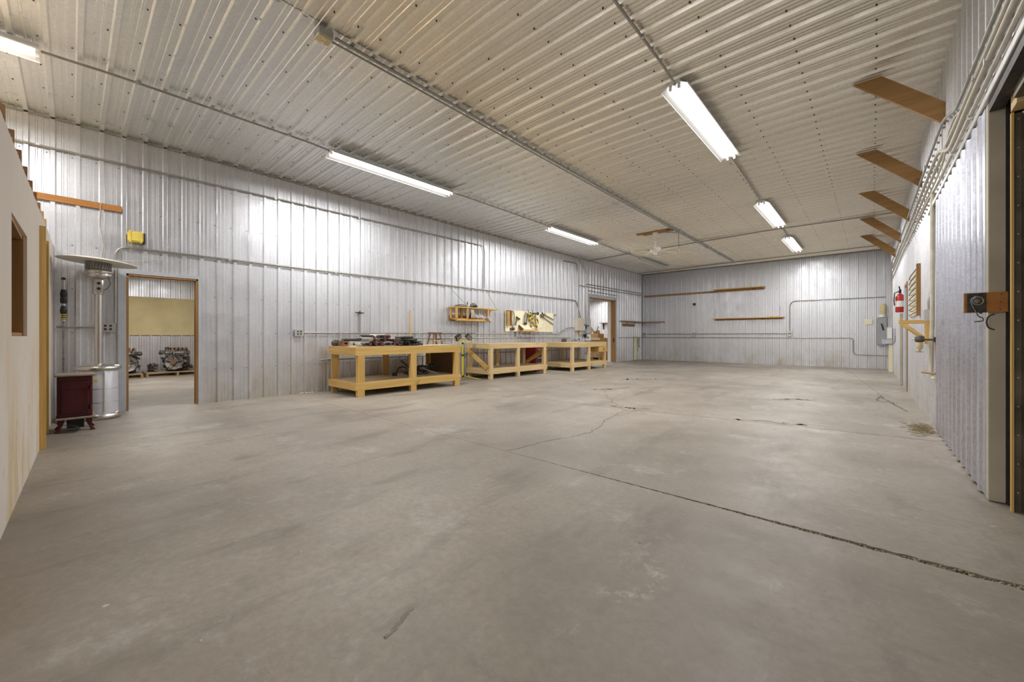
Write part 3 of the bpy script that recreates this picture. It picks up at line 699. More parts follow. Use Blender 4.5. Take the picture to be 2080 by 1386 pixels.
# hanging cord by the plank
o = MB().tube([(XL + .05, .28, 2.99), (XL + .055, .27, 2.93), (XL + .04, .26, 2.7), (XL + .04, .30, 2.4), (XL + .04, .27, 2.15)], .005, 6).build('dangling_string', M_cord); tag(o, 'thin pale cord hanging down from the high plank', 'cord')
o = MB().tube([(XL + .04, 1.02, 2.52), (XL + .05, .92, 2.28), (XL + .05, .78, 2.24), (XL + .05, .5, 2.20), (XL + .05, .40, 2.2)], .004, 6).build('loose_cable', M_cord); tag(o, 'loose thin cable over the narrow doorway', 'cable')
# yellow lamp box
t = thing('wall_lamp_box', 'yellow plastic emergency lamp box high on left wall', 'lamp box', (XL, .62, 2.47))
MB().bev(XL + .031, XL + .14, .545, .715, 2.485, 2.64, .02).build('body', M_yel_s, t)
for y in (.57, .69): MB().box(XL + .030, XL + .147, y - .008, y + .008, 2.478, 2.648).build('band', M_yel_s, t)
MB().box(XL + .031, XL + .12, .715, .735, 2.48, 2.63).build('end_cap', M_dark, t)
MB().tube([(XL + .05, .60, 2.485), (XL + .05, .59, 2.41), (XL + .04, .57, 2.30)], .004, 6).build('cord', M_cord, t)
# ================================================================ RIGHT WALL
def brace(y, label):
    xa, xb = -.165 - .0105 * (y - 6.1), xr(y) - .002
    wd = .16
    # parallel edges at 35 degrees, cut flat at ceiling and wall
    poly = [(xa, H - .021), (xa + .24, H - .021), (xb, 3.52), (xb, 3.29)]
    o = MB().prism(poly, 1, y, y + .04).build('roof_brace', M_brown_x)
    return tag(o, label, 'brace', 'wooden braces between right wall and ceiling')
brace(6.11, 'nearest and largest brown brace between ceiling and right wall')
brace(8.47, 'second brown ceiling brace from the camera')
brace(10.8, 'third brown ceiling brace, the middle one of five')
brace(13.2, 'fourth brown ceiling brace from the camera')
brace(15.5, 'farthest smallest brown ceiling brace')
# fire extinguisher
ey = 12.3; ex = xr(ey) - .085
t = thing('fire_extinguisher', 'red fire extinguisher hanging on the right wall', 'fire extinguisher', (ex, ey, 1.62))
MB().lathe([(.0, 0), (.07, 0), (.078, .02), (.078, .33), (.06, .38), (.025, .41), (.02, .43)], (ex, ey, 1.63), 20).build('cylinder', M_red, t)
MB().lathe([(.0792, .12), (.0792, .25)], (ex, ey, 1.63), 20).build('white_label', M_white_m, t)
MB().cyl((ex, ey, 2.06), (ex, ey, 2.10), .022, 10).box(ex - .02, ex + .02, ey - .11, ey + .02, 2.10, 2.125).build('valve', M_dark, t)
MB().bar((ex, ey, 2.13), (ex - .02, ey - .13, 2.19), .02, .012).build('handle', M_dark, t)
MB().tube([(ex - .01, ey - .02, 2.09), (ex - .09, ey - .05, 2.06), (ex - .10, ey - .06, 1.90), (ex - .09, ey - .04, 1.78)], .011, 8).build('hose', M_black, t)
MB().box(xr(ey) - .02, xr(ey) + .002, ey - .03, ey + .03, 1.7, 2.0).build('bracket', M_dark, t)
# slatted wall panel with thin rods
ya, yb, za, zb = 8.75, 10.55, 1.44, 2.18
t = thing('slatted_wall_panel', 'pale wall panel crossed by thin dark rods on right wall', 'wall panel', (xr(9.6), 9.6, za))
MB().box(rx(9.7, .040), rx(9.7, .032), ya, yb, za, zb).build('panel', M_slat, t)
MB().box(rx(8.75, .07), rx(8.75, .0), ya - .10, ya + .0, za - .02, zb + .03).build('frame', M_brown_z, t)
for k in range(8):
    z = za + .04 + k * .095
    MB().tube([(rx(9.7, .055), ya + .02, z), (rx(9.7, .075), (ya + yb) / 2, z - .015), (rx(9.7, .055), yb - .05, z)], .007, 6).build('rod', M_dark, t)
# wooden bracket
t = thing('wall_bracket', 'triangular timber shelf bracket sticking out of the right wall', 'bracket', (xr(7.5), 7.5, 1.05))
for y, m_ in ((7.36, M_pine_x), (7.66, M_pine_x)):
    MB().prism([(.27, 1.27), (xr(7.5) - .06, 1.27), (xr(7.5) - .06, 1.31), (.27, 1.31)], 1, y, y + .05).build('arm', m_, t)
    MB().prism([(.275, 1.268), (.33, 1.268), (xr(7.5) - .06, 1.075), (xr(7.5) - .06, 1.03)], 1, y, y + .05).build('diagonal', m_, t)
    MB().box(xr(7.5) - .06, xr(7.5) - .031, y, y + .05, 1.0, 1.31).build('upright', M_pine_z, t)
MB().box(.27, .30, 7.36, 7.71, 1.312, 1.335).build('cross_bar', M_pine, t)
# grey box with conduit up
t = thing('switch_box', 'grey metal box with a conduit rising from it on the right wall', 'switch box', (xr(7.2), 7.2, 1.3))
MB().box(rx(7.25, .10), rx(7.25, .031), 7.08, 7.30, 1.29, 1.43).build('box', M_zinc, t)
MB().tube(arc([(rx(7.2, .06), 7.2, 1.43), (rx(7.2, .06), 7.2, 1.56), (rx(7.2, .035), 7.22, 1.66), (rx(7.2, .035), 7.22, 2.82)], None, .1), .012, 8).build('conduit', M_conduit, t)
o = MB().tube([(rx(6.95), 6.93, 2.82), (rx(6.95), 6.95, 1.9), (rx(6.95, .05), 6.98, 1.3), (rx(7, .05), 7.06, .62)], .019, 8).build('pale_hose', M_cord); tag(o, 'pale upright hose on the right wall beside the sliding door edge', 'hose')
# air regulator
gx, gy, gz = .43, 6.98, 1.06
t = thing('air_regulator', 'dark air line regulator with bowl on a pipe, beside the sliding door', 'regulator', (gx, gy, .9))
MB().cyl((gx - .04, gy + .35, gz), (gx, gy, gz), .012, 10).build('inlet_pipe', M_zinc, t)
MB().tube([(gx, gy, gz), (gx + .08, gy - .12, gz), (xr(6.8) - .025, gy - .16, gz)], .012, 8).build('outlet_pipe', M_dark, t)
MB().lathe([(.0, -.035), (.038, -.03), (.045, 0), (.042, .03), (.025, .045), (0, .048)], (gx, gy, gz), 16).build('body', M_iron, t)
MB().lathe([(.0, -.15), (.012, -.145), (.012, -.125), (.028, -.11), (.032, -.045), (.030, -.035)], (gx, gy, gz), 16).build('bowl', M_peg2, t)
MB().cyl((gx - .035, gy, gz - .152), (gx + .035, gy, gz - .152), .003, 6).build('drain_pin', M_dark, t)
MB().box(xr(6.8) - .05, xr(6.8) - .031, 6.76, 6.86, gz - .03, gz + .03).build('wall_fitting', M_dark, t)
MB().cyl((xr(6.8) - .035, 6.80, gz - .03), (xr(6.8) - .03, 6.76, .70), .007, 6).build('red_hose', M_red, t)
o = MB().cyl((rx(6.85, .03), 6.85, .655), (rx(6.85, .03) - .1, 7.05, .655), .011, 8).build('wooden_peg', M_brown); tag(o, 'brown wooden peg low on the right wall', 'peg')
o = MB().bev(rx(6.9, .06), rx(6.9, .031), 6.86, 6.96, .585, .615, .006).build('clip', M_cream); tag(o, 'small cream clip under the wooden peg', 'clip')
o = MB().box(xr(12) - .045, xr(12) - .031, 12.7, 13.0, 1.10, 1.27).build('small_switch_box', M_zinc); tag(o, 'small grey switch box beyond the brown door jamb', 'switch box')
# latch board on the end of the sliding door
ly = 4.098
t = thing('latch_board', 'orange-brown board bolted to the end of the sliding door', 'board', (.56, ly - .02, 1.25))
bd = MB().bev(.462, .655, ly - .024, ly, 1.258, 1.392, .003).build('board', M_orange, t)
for x, z in ((.625, 1.375), (.622, 1.325), (.62, 1.278)): MB().cyl((x, ly - .024, z), (x, ly - .0265, z), .0035, 8).build('bolt_hole', M_black, bd)
t = thing('gate_latch', 'dark steel gate latch with ring and hook on the orange-brown board', 'latch', (.51, ly - .03, 1.2))
MB().bev(.475, .560, ly - .029, ly - .0245, 1.262, 1.388, .002).build('plate', M_dark, t)
for x in (.486, .549):
    for z in (1.272, 1.378): MB().cyl((x, ly - .029, z), (x, ly - .032, z), .004, 8).build('bolt', M_black, t)
cx, cz = .522, 1.335
MB().tube([(cx + .024 * math.cos(a), ly - .046, cz + .026 * math.sin(a)) for a in [2 * PI * k / 20 for k in range(20)]], .0055, 8, True).build('ring', M_alu, t)
MB().lathe([(0, 0), (.019, .0), (.021, .012), (.014, .022), (0, .024)], (0, 0, 0), 16, Matrix.Translation((cx - .004, ly - .029, cz)) @ Matrix.Rotation(PI / 2, 4, 'X')).build('boss', M_alu, t)
MB().tube(arc([(cx - .008, ly - .04, cz + .032), (cx - .032, ly - .045, cz + .012), (cx - .028, ly - .045, cz - .02), (cx + .002, ly - .05, cz - .105), (cx + .022, ly - .05, cz - .115), (cx + .022, ly - .05, cz - .135), (cx - .016, ly - .05, cz - .138)], None, .02), .0042, 8).build('hook', M_steel_d, t)
MB().prism([(cx - .02, cz - .02), (cx + .006, cz - .02), (cx + .022, cz - .085), (cx + .008, cz - .085)], 1, ly - .036, ly - .031).build('tongue', M_dark, t)
t_ = MB().tube(arc([(.600, 4.095, 1.248), (.572, 4.10, 1.235), (.563, 4.088, 1.195), (.572, 4.10, 1.155), (.600, 4.095, 1.142)], None, .02), .0042, 8).build('pull_handle', M_dark)
tag(t_, 'C-shaped steel pull handle under the orange-brown board', 'handle')
# far right corner: disconnect panel etc.
t = thing('electrical_panel', 'grey electrical disconnect panel in the far right corner', 'electrical panel', (.27, FY, .8))
MB().bev(.12, .36, FY - .17, FY - .031, .80, 1.72, .01).build('cabinet', M_grey, t)
MB().box(.13, .35, FY - .176, FY - .1705, 1.30, 1.71).build('upper_door', M_grey, t)
MB().box(.13, .35, FY - .176, FY - .1705, .81, 1.285).build('lower_door', M_grey, t)
MB().bar((.27, FY - .19, 1.30), (.22, FY - .23, 1.52), .03, .02).build('lever', M_dark, t)
o = MB().bev(.365, .46, FY - .14, FY - .031, 1.26, 1.73, .008).build('switch_box', M_grey_l); tag(o, 'narrow light grey box right of the grey electrical panel', 'switch box')
t = thing('filter_tank', 'beige rounded tank standing on top of the electrical panel', 'tank', (.25, FY - .1, 1.72))
MB().lathe([(0, 0), (.10, 0), (.105, .02), (.085, .09), (.05, .11), (0, .11)], (.24, FY - .10, 1.722), 18).build('base', M_white_m, t)
MB().lathe([(.05, .0), (.07, .05), (.078, .22), (.07, .33), (.04, .38), (0, .39)], (.27, FY - .10, 1.80), 18).build('tank', M_peg2, t)
t = thing('corner_column', 'pale boxed column at floor level in the far right corner', 'column', (.43, 17.1, 0))
MB().bev(.375, .470, 16.85, 17.5, .003, .86, .006).build('column', M_cream, t)
t = thing('cable_trough', 'light grey metal trough in the corner above the pale column', 'trough', (.34, 17.1, .87))
MB().bev(.22, .46, 16.80, 17.55, .865, 1.0, .006).build('trough', M_grey_l, t)
MB().box(.215, .465, 16.795, 17.555, 1.0, 1.008).build('lid', M_zinc, t)
t = thing('breaker_box', 'small beige breaker box standing on the grey trough', 'breaker box', (.41, 17.0, 1.0))
MB().bev(.335, .455, 16.86, 17.2, 1.01, 1.38, .006).build('case', M_beige, t); MB().box(.345, .445, 16.852, 16.859, 1.04, 1.35).build('door', M_white_m, t)
run('short grey pipe from the trough to the small switch box', [(.45, 17.0, .93), (.44, 15.9, .90), (xr(15.6) - .04, 15.6, .93), (xr(15.6) - .04, 15.6, 1.1)], r=.010)
o = MB().bev(xr(15.6) - .075, xr(15.6) - .031, 15.45, 15.75, 1.10, 1.32, .006).build('wall_switch', M_grey_l); tag(o, 'small grey switch at the end of the short pipe, right wall', 'switch')
# far wall boards and shelves
def wallbox(name, lab, cat, x0, x1, y0, y1, z0, z1, m): return tag(MB().box(x0, x1, y0, y1, z0, z1).build(name, m), lab, cat)
o = MB().prism([(-8.0, 2.935), (-4.9, 2.935), (-4.9, 3.01), (-8.0, 3.01)], 1, FY - .045, FY - .031).build('wall_board', M_brown_x)
tag(o, 'long brown board high on the far wall', 'board')
t = thing('high_shelf', 'brown shelf at the right end of the long board on far wall', 'shelf', (-4, FY, 2.93))
MB().box(-4.92, -3.10, FY - .30, FY - .031, 3.02, 3.045).build('board', M_pine_x, t)
MB().box(-4.90, -3.12, FY - .045, FY - .031, 2.94, 3.018).build('rail', M_brown_x, t)
MB().box(-3.16, -3.12, FY - .28, FY - .046, 2.965, 3.018).build('support', M_brown_x, t)
t = thing('low_shelf', 'brown shelf at mid height of the far wall with small block on it', 'shelf', (-3.7, FY, 1.76))
MB().box(-4.98, -2.48, FY - .26, FY - .031, 1.815, 1.84).build('board', M_pine_x, t)
MB().box(-4.90, -2.55, FY - .05, FY - .031, 1.76, 1.813).build('rail', M_brown_x, t)
for x in (-4.9, -2.6):
    MB().tube([(x, FY - .24, 1.84), (x - .02, FY - .05, 2.24)], .006, 6).build('wire', M_conduit, t)
o = MB().box(-2.95, -2.65, FY - .25, FY - .13, 1.842, 1.87).build('wood_block', M_pale); tag(o, 'pale wood block on right end of the mid height shelf', 'block')
t = thing('corner_shelf', 'brown shelf wrapping the far left corner', 'shelf', (-8, FY - .2, 1.74))
MB().box(-8.12, -7.05, FY - .24, FY - .031, 1.745, 1.775).build('far_board', M_brown_x, t)
MB().box(XL + .031, XL + .20, 15.95, FY - .245, 1.745, 1.775).build('left_board', M_brown, t)
for y in (16.6, 17.4): MB().box(XL + .031, XL + .05, y, y + .03, 1.66, 1.744).build('cleat', M_brown, t)
o = MB().box(XL + .031, XL + .05, 16.2, 17.35, 1.545, 1.655).build('coat_board', M_brown); tag(o, 'short brown board under the corner shelf, right of the wide doorway', 'board')
o = MB().tube([(XL + .06, 17.7, 1.05), (XL + .06, 17.65, .8), (XL + .08, 17.78, .6), (XL + .06, 17.85, .82), (XL + .06, 17.8, 1.06), (XL + .07, 17.72, .95), (XL + .06, 17.70, .5), (XL + .06, 17.66, .4)], .014, 6).build('coiled_green_rope', mat('green_cord', (.30, .36, .20), .7)); tag(o, 'green cord hanging on the left wall by the far corner', 'cord')
o = MB().box(XL + .031, XL + .04, 17.3, 17.6, .01, 1.1).build('pale_strip', M_cream); tag(o, 'cream painted strip on left wall near the far corner', 'strip')
# left wall panels beside the wide doorway
t = thing('breaker_cabinet', 'beige breaker panel on left wall above the farthest bench', 'breaker panel', (XL, 12.66, 1.3))
MB().bev(XL + .031, XL + .14, 12.38, 12.97, 1.30, 1.77, .008).build('cabinet', M_beige, t)
MB().box(XL + .1405, XL + .147, 12.41, 12.94, 1.33, 1.74).build('door', M_beige, t)
MB().box(XL + .147, XL + .158, 12.86, 12.90, 1.50, 1.56).build('latch', M_dark, t)
o = MB().bev(XL + .031, XL + .09, 12.66, 12.82, 1.17, 1.295, .006).build('receptacle', M_peg2); tag(o, 'small yellowed receptacle under the beige breaker panel', 'receptacle')
for z0, z1, m_, lb in ((1.22, 1.77, M_grey_l, 'topmost light grey control box beside the wide doorway'), (.93, 1.17, M_white_m, 'white control box in the column beside the wide doorway'), (.45, .88, M_grey_l, 'lowest light grey box beside the wide doorway')):
    t = thing('control_box', lb, 'control box', (XL, 13.25, z0), 'stacked control boxes beside the wide doorway')
    MB().bev(XL + .031, XL + .13, 13.10, 13.38, z0, z1, .006).build('case', m_, t)
    MB().box(XL + .13, XL + .16, 13.13, 13.17, (z0 + z1) / 2 - .03, (z0 + z1) / 2 + .03).build('switch', M_black, t)
for z, lb in ((1.47, 'upper'), (1.12, 'middle'), (.85, 'lower')):
    o = MB().box(XL + .03, XL + .14, 13.02, 13.08, z - .06, z + .06).build('black_switch', M_black); tag(o, lb + ' black switch between beige panel and grey control boxes', 'switch')
# ================================================================ CEILING FAN
fx, fy, fz = -4.50, 10.95, 3.50
for k, (dy, lb) in enumerate(((-.07, 'nearer brown board holding the ceiling fan'), (.07, 'farther brown board holding the ceiling fan'))):
    o = MB().box(fx - .50 + .12 * k, fx + .34 + .12 * k, fy + dy - .06, fy + dy + .06, H - .058, H - .031).build('fan_mounting_board', M_brown_x); tag(o, lb, 'board')
t = thing('ceiling_fan', 'white five-blade ceiling fan on a down rod', 'ceiling fan', (fx, fy, fz))
MB().lathe([(.02, -.09), (.055, -.07), (.075, -.02), (.078, .0)], (fx, fy, H - .058), 18).build('canopy', M_fan, t)
MB().cyl((fx, fy, fz + .10), (fx, fy, H - .12), .017, 12).build('down_rod', M_fan, t)
MB().lathe([(.03, -.075), (.07, -.07), (.085, -.03), (.135, -.01), (.150, .03), (.140, .075), (.07, .10), (.03, .11)], (fx, fy, fz), 24).build('motor_housing', M_fan, t)
MB().lathe([(0, -.13), (.04, -.125), (.05, -.10), (.05, -.076)], (fx, fy, fz), 18).build('switch_cup', M_fan, t)
for k in range(5):
    Mx = Matrix.Translation((fx, fy, fz - .02)) @ Matrix.Rotation(math.radians(72 * k + 62), 4, 'Z') @ Matrix.Rotation(math.radians(10), 4, 'X')
    mb = MB(); out = [(.20, -.05), (.26, -.062), (.62, -.072), (.665, -.05), (.665, .05), (.62, .072), (.26, .062), (.20, .05)]
    vs = [Mx @ Vector((a, b, z)) for z in (0, .008) for a, b in out]
    mb.add(vs, [tuple(range(7, -1, -1)), tuple(range(8, 16))] + [(i, (i + 1) % 8, 8 + (i + 1) % 8, 8 + i) for i in range(8)])
    bl = mb.build('blade', M_fanb, t)
    MB().box(.10, .27, -.02, .02, -.012, -.001, Mx).build('blade_iron', M_fan, bl)
t = thing('ceiling_junction_box', 'grey junction box with a hanging cord beside the fan', 'junction box', (-3.97, 11.25, H - .1))
MB().bev(-4.03, -3.91, 11.19, 11.31, H - .10, H - .052, .008).build('box', M_zinc, t)
MB().tube([(-3.97, 11.25, H - .10), (-3.972, 11.25, 3.8), (-3.97, 11.25, 3.52)], .006, 6).build('cord', M_black, t)
MB().cyl((-3.97, 11.25, 3.52), (-3.97, 11.25, 3.45), .020, 10).build('connector', M_cord, t)
MB().tube([(-4.03, 11.23, H - .075), (-4.2, 11.15, H - .06), (-4.33, 11.05, H - .05)], .006, 6).build('feed_cable', M_dark, t)
# ================================================================ STOVE, PATIO HEATER, POLE
t = thing('pellet_stove', 'burgundy cabinet stove on curved feet beside the loft doorway', 'stove', (-6.98, .02, 0))
sx0, sx1, sy0, sy1 = -7.13, -6.83, -.115, .165
MB().bev(sx0, sx1, sy0, sy1, .165, .635, .008).build('body', M_burg, t)
MB().bev(sx0 - .02, sx1 + .025, sy0 - .02, sy1 + .025, .636, .660, .008).build('top_plate', M_dust, t)
MB().bev(sx0 - .01, sx1 + .030, sy0 - .012, sy1 + .022, .143, .1645, .006).build('base_plate', M_dust, t)
dr = MB().bev(sx1 + .0005, sx1 + .012, sy0 + .03, sy1 - .03, .205, .585, .004).build('door', M_burg, t)
mb = MB(); X = sx1 + .012
for a, b, c, d in ((sy0 + .045, sy1 - .045, .475, .482), (sy0 + .045, sy1 - .045, .225, .232), (sy0 + .045, sy0 + .052, .225, .482), (sy1 - .052, sy1 - .045, .225, .482), (sy0 + .045, sy1 - .045, .495, .502), (sy0 + .045, sy1 - .045, .560, .566)):
    mb.box(X, X + .004, a, b, c, d)
mb.build('door_moulding', M_burg, dr)
for z in (.27, .50): MB().cyl((sx1 + .008, sy1 - .018, z - .03), (sx1 + .008, sy1 - .018, z + .03), .008, 8).build('hinge', M_burg, t)
def foot(x, y, dx, dy):
    st = [(.030, .143, 0.), (.026, .11, .0), (.017, .07, .006), (.013, .045, .014), (.018, .02, .026), (.024, .0, .032)]
    mb = MB(); vs = []
    for r, z, o_ in st: vs += [(x + dx * o_ + a * r, y + dy * o_ + b * r, z) for a, b in ((-1, -1), (1, -1), (1, 1), (-1, 1))]
    fs = [(0, 1, 2, 3), (20, 23, 22, 21)] + [(i * 4 + k, i * 4 + 4 + k, i * 4 + 4 + (k + 1) % 4, i * 4 + (k + 1) % 4) for i in range(5) for k in range(4)]
    mb.add(vs, fs).build('foot', M_burg, t)
for x, dx in ((sx1 - .03, 1), (sx0 + .03, -1)):
    for y, dy in ((sy0 + .03, -1), (sy1 - .03, 1)): foot(x, y, dx, dy)
MB().bev(-7.08, -6.90, -.04, .10, .03, .142, .006).build('motor_box', M_black, t)
o = MB().tube([(-6.83, -.14, .14), (-6.78, -.10, .10), (-6.72, .0, .09), (-6.72, .06, .06), (-6.74, .03, .008), (-6.78, -.05, .006), (-6.82, -.13, .006)], .004, 6).build('power_cord', M_dark); tag(o, 'thin dark power cord looping in front of the stove', 'cord')
hx, hy = -7.705, .240
t = thing('patio_heater', 'tall stainless patio heater with wide flat reflector and white tank housing', 'heater', (hx, hy, 0))
MB().lathe([(.0, .0), (.215, .0), (.222, .03), (.215, .06), (.19, .075), (.0, .075)], (hx, hy, .003), 32).build('base_ring', M_steel, t)
MB().lathe([(.190, .0), (.190, .56), (.185, .57)], (hx, hy, .079), 32).build('tank_housing', M_film, t)
MB().lathe([(.19, 0), (.222, .004), (.225, .03), (.215, .05), (.14, .075), (.06, .085), (0, .09)], (hx, hy, .650), 32).build('tank_cover', M_steel, t)
MB().box(hx + .187, hx + .196, hy + .045, hy + .053, .10, .63).build('seam_tape', M_cord, t)
MB().box(hx + .178, hx + .196, hy - .045, hy - .015, .52, .55).build('warning_sticker', M_yel, t)
for z in (.22, .40): MB().lathe([(.1905, 0), (.192, .004), (.1905, .008)], (hx, hy, z), 32).build('bead', M_steel, t)
MB().cyl((hx, hy, .735), (hx, hy, 1.66), .038, 20).build('pole', M_steel, t)
MB().lathe([(.038, 0), (.055, .01), (.060, .19), (.05, .215), (.04, .22)], (hx, hy, 1.655), 20).build('control_head', M_steel, t)
MB().box(hx + .045, hx + .062, hy - .035, hy + .03, 1.69, 1.85).build('control_plate', M_steel, t)
for z in (1.735, 1.805): MB().cyl((hx + .062, hy, z), (hx + .078, hy, z), .018, 14).build('knob', M_black, t)
MB().lathe([(.04, 0), (.11, .008), (.126, .02), (.130, .03), (.130, .06), (.127, .063), (.135, .067), (.135, .108), (.06, .115)], (hx, hy, 1.875), 28).build('burner_ring', M_steel, t)
mb = MB().lathe([(.122, 0), (.125, .12)], (hx, hy, 1.991), 28)
mb.build('emitter_screen', M_steel_d, t)
mb = MB()
for k in range(28):
    a = 2 * PI * k / 28
    mb.cyl((hx + .127 * math.cos(a), hy + .127 * math.sin(a), 1.991), (hx + .127 * math.cos(a + .15), hy + .127 * math.sin(a + .15), 2.11), .0025, 4)
mb.build('screen_wires', M_steel, t)
Mr = Matrix.Translation((hx, hy, 2.095)) @ Matrix.Rotation(math.radians(-4), 4, 'X')
MB().lathe([(.388, -.006), (.385, .000), (.30, .022), (.15, .042), (.03, .050), (0, .052)], (0, 0, 0), 40, Mr).build('reflector', mat('spun_aluminium', (.80, .76, .68), .55, .25, .04, 5), t)
MB().tube([(hx + .10, hy + .09, 1.90), (hx + .10, hy + .11, 1.80), (hx + .06, hy + .08, 1.74), (hx + .05, hy + .05, 1.72)], .004, 6).build('gas_line', M_dark, t)
px0, py0 = XL + .07, -.075
t = thing('telescopic_pole', 'telescopic pole with black grips standing against wall behind the stove', 'pole', (px0, py0, 0))
MB().cyl((px0 + .03, py0, .005), (px0, py0, 1.30), .011, 10).build('lower_tube', M_alu, t)
MB().cyl((px0, py0, 1.30), (px0, py0, 1.86), .018, 12).build('upper_tube', M_zinc, t)
for z in (1.40, 1.42, 1.62): MB().lathe([(.02, 0), (.03, .01), (.034, .05), (.026, .10), (.02, .11)], (px0, py0, z + (.12 if z == 1.42 else 0)), 14).build('grip', M_black, t)
MB().cyl((px0, py0, 1.33), (px0, py0, 1.42), .022, 12).build('striped_sleeve', M_dark, t)
for z in (1.34, 1.365, 1.39): MB().lathe([(.0225, 0), (.0225, .008)], (px0, py0, z), 12).build('stripe', M_yel, t)
MB().lathe([(.01, 0), (.022, .01), (.02, .03), (.008, .04)], (px0, py0, 1.855), 12).build('tip', M_dark, t)
# ================================================================ WORKBENCHES
def bench(label, x0, x1, y0, y1, legs, mt, mz, z1=.905, ap=.155, zs=.258, ap2=.138, lw_=.135, lean_top=.0):
    """x1 is the front edge (room side)"""
    t = thing('workbench', label, 'workbench', ((x0 + x1) / 2, (y0 + y1) / 2, 0), 'timber workbenches along the left wall')
    MB().box(x0 + .002, x1 - .040, y0 + .040, y1 - .040, z1 - .020, z1 - .001).build('tabletop', M_ply, t)
    def frame(nm, za, zb):
        for a in (x1 - .038, x0): MB().box(a, a + .038, y0, y1, za, zb).build(nm, mt, t)
        for b in (y0, y1 - .038): MB().box(x0 + .0385, x1 - .0385, b, b + .038, za, zb).build(nm, M_pine_x if mt is M_pine else wood('pine_pale_cross', (.84, .65, .36), (.70, .50, .23), 0), t)
    frame('apron', z1 - ap, z1)
    frame('shelf_rail', zs - ap2, zs)
    MB().box(x0 + .04, x1 - .08, y0 + .04, y1 - .04, zs - .018, zs - .001).build('lower_shelf', M_ply, t)
    for y in legs:
        MB().box(x1 - .077, x1 - .0385, y, y + lw_, .002, z1 - .021).build('leg', mz, t)
        MB().box(x1 - .037, x1 + .0, y + .002, y + lw_ - .002, .002, zs - ap2 - .0005).build('leg_block', mz, t)
        MB().box(x1 - .037, x1 + .0, y + .002, y + lw_ - .002, zs + .0005, z1 - ap - .0005).build('leg_face', mz, t)
        MB().box(x0 + .0385, x0 + .077, y, y + lw_, .002, z1 - .021).build('leg', mz, t)
    return t
b1 = bench('nearest workbench, golden timber, with heap of shock absorbers on top', -7.97, -6.84, 3.40, 5.85, (3.44, 4.55, 5.68), M_pine, M_pine_z)
MB().box(-7.88, -6.93, 5.785, 5.805, .262, .745).build('end_panel', M_dark_ply, b1)
b2 = bench('middle workbench with diagonal braces at both ends', -8.06, -7.18, 7.08, 9.50, (7.11, 8.15, 9.33), M_pale, M_pale_z, ap=.125, ap2=.14, zs=.268, lw_=.115)
for y, s_ in ((7.05, 1), (9.51, -1)):
    MB().bar((-8.0, y, .76), (-7.24, y, .30), .036, .11).build('diagonal_brace', M_pine_x, b2) if s_ > 0 else MB().bar((-7.24, y, .74), (-8.0, y, .30), .036, .11).build('diagonal_brace', M_pine_x, b2)
b3 = bench('farthest workbench with a small drawer under its right end', -8.05, -6.93, 10.42, 12.62, (10.45, 11.42, 12.46), M_pale, M_pale_z, ap=.155, ap2=.145, zs=.262, lw_=.12)
dw = MB().bev(-7.35, -6.90, 12.10, 12.60, .565, .735, .006).build('drawer', M_pine, b3)
MB().cyl((-6.90, 12.35, .65), (-6.875, 12.35, .65), .02, 10).build('drawer_knob', M_dark, dw)
# ================================================================ SHOCK ABSORBERS heaped on the first bench (axis along local Y)
def shock(kind):
    t = thing('shock_absorber', 'shock absorber', 'shock absorber', (0, 0, 0), world=False)
    if kind in 'AB':
        MB().cyl((0, -.20, 0), (0, .05, 0), .023, 12).build('damper_body', M_black if kind == 'A' else M_dark, t)
        MB().cyl((0, .05, 0), (0, .16, 0), .008, 8).build('rod', M_steel, t)
        mb = MB()
        if kind == 'A': mb.tube([(.037 * math.cos(a * .5236), -.13 + a * .00255, .037 * math.sin(a * .5236)) for a in range(98)], .0055, 6)
        else: mb.lathe([(.030, -.13), (.037, -.10), (.039, .0), (.036, .06), (.030, .09)], (0, 0, 0), 14, Matrix.Rotation(-PI / 2, 4, 'X'))
        mb.build('coil_spring' if kind == 'A' else 'dust_boot', M_spring_w, t)
        MB().lathe([(.0, 0), (.028, 0), (.033, .008), (.033, .022), (.014, .036), (0, .038)], (0, 0, 0), 16, Matrix.Translation((0, .125, 0)) @ Matrix.Rotation(-PI / 2, 4, 'X')).build('top_mount', M_spring_r if kind == 'A' else M_iron, t)
        MB().cyl((0, .163, 0), (0, .19, 0), .010, 8).build('stud', M_dark, t)
    else:
        q = .026 if kind == 'C' else .021
        MB().cyl((0, -.19, 0), (0, .04, 0), q, 12).build('damper_body', M_rubber if kind == 'C' else M_iron, t)
        MB().cyl((0, .04, 0), (0, .18, 0), q * 1.12, 12).build('dust_sleeve', M_dark if kind == 'C' else M_rubber, t)
        if kind == 'C': MB().cyl((0, .182, 0), (0, .196, 0), .022, 12).build('end_bushing', M_spring_r, t)
    for e in ((-.215,) if kind in 'ABC' else (-.205, .20)):
        MB().tube([(0, e + .018 * math.cos(a * PI / 6), .018 * math.sin(a * PI / 6)) for a in range(12)], .009, 6, True).build('eye', M_rust if kind == 'B' else M_dark, t)
    return t
protos = {k: shock(k) for k in 'ABCD'}
LBL = {'A': 'white coil spring shock absorber in the left heap on nearest workbench', 'B': 'shock absorber with smooth white boot in the left heap on nearest workbench',
       'C': 'black shock absorber with red end in the heap on nearest workbench', 'D': 'slim dark shock absorber in the right heap on nearest workbench'}
used = set(); rs = random.Random(21)
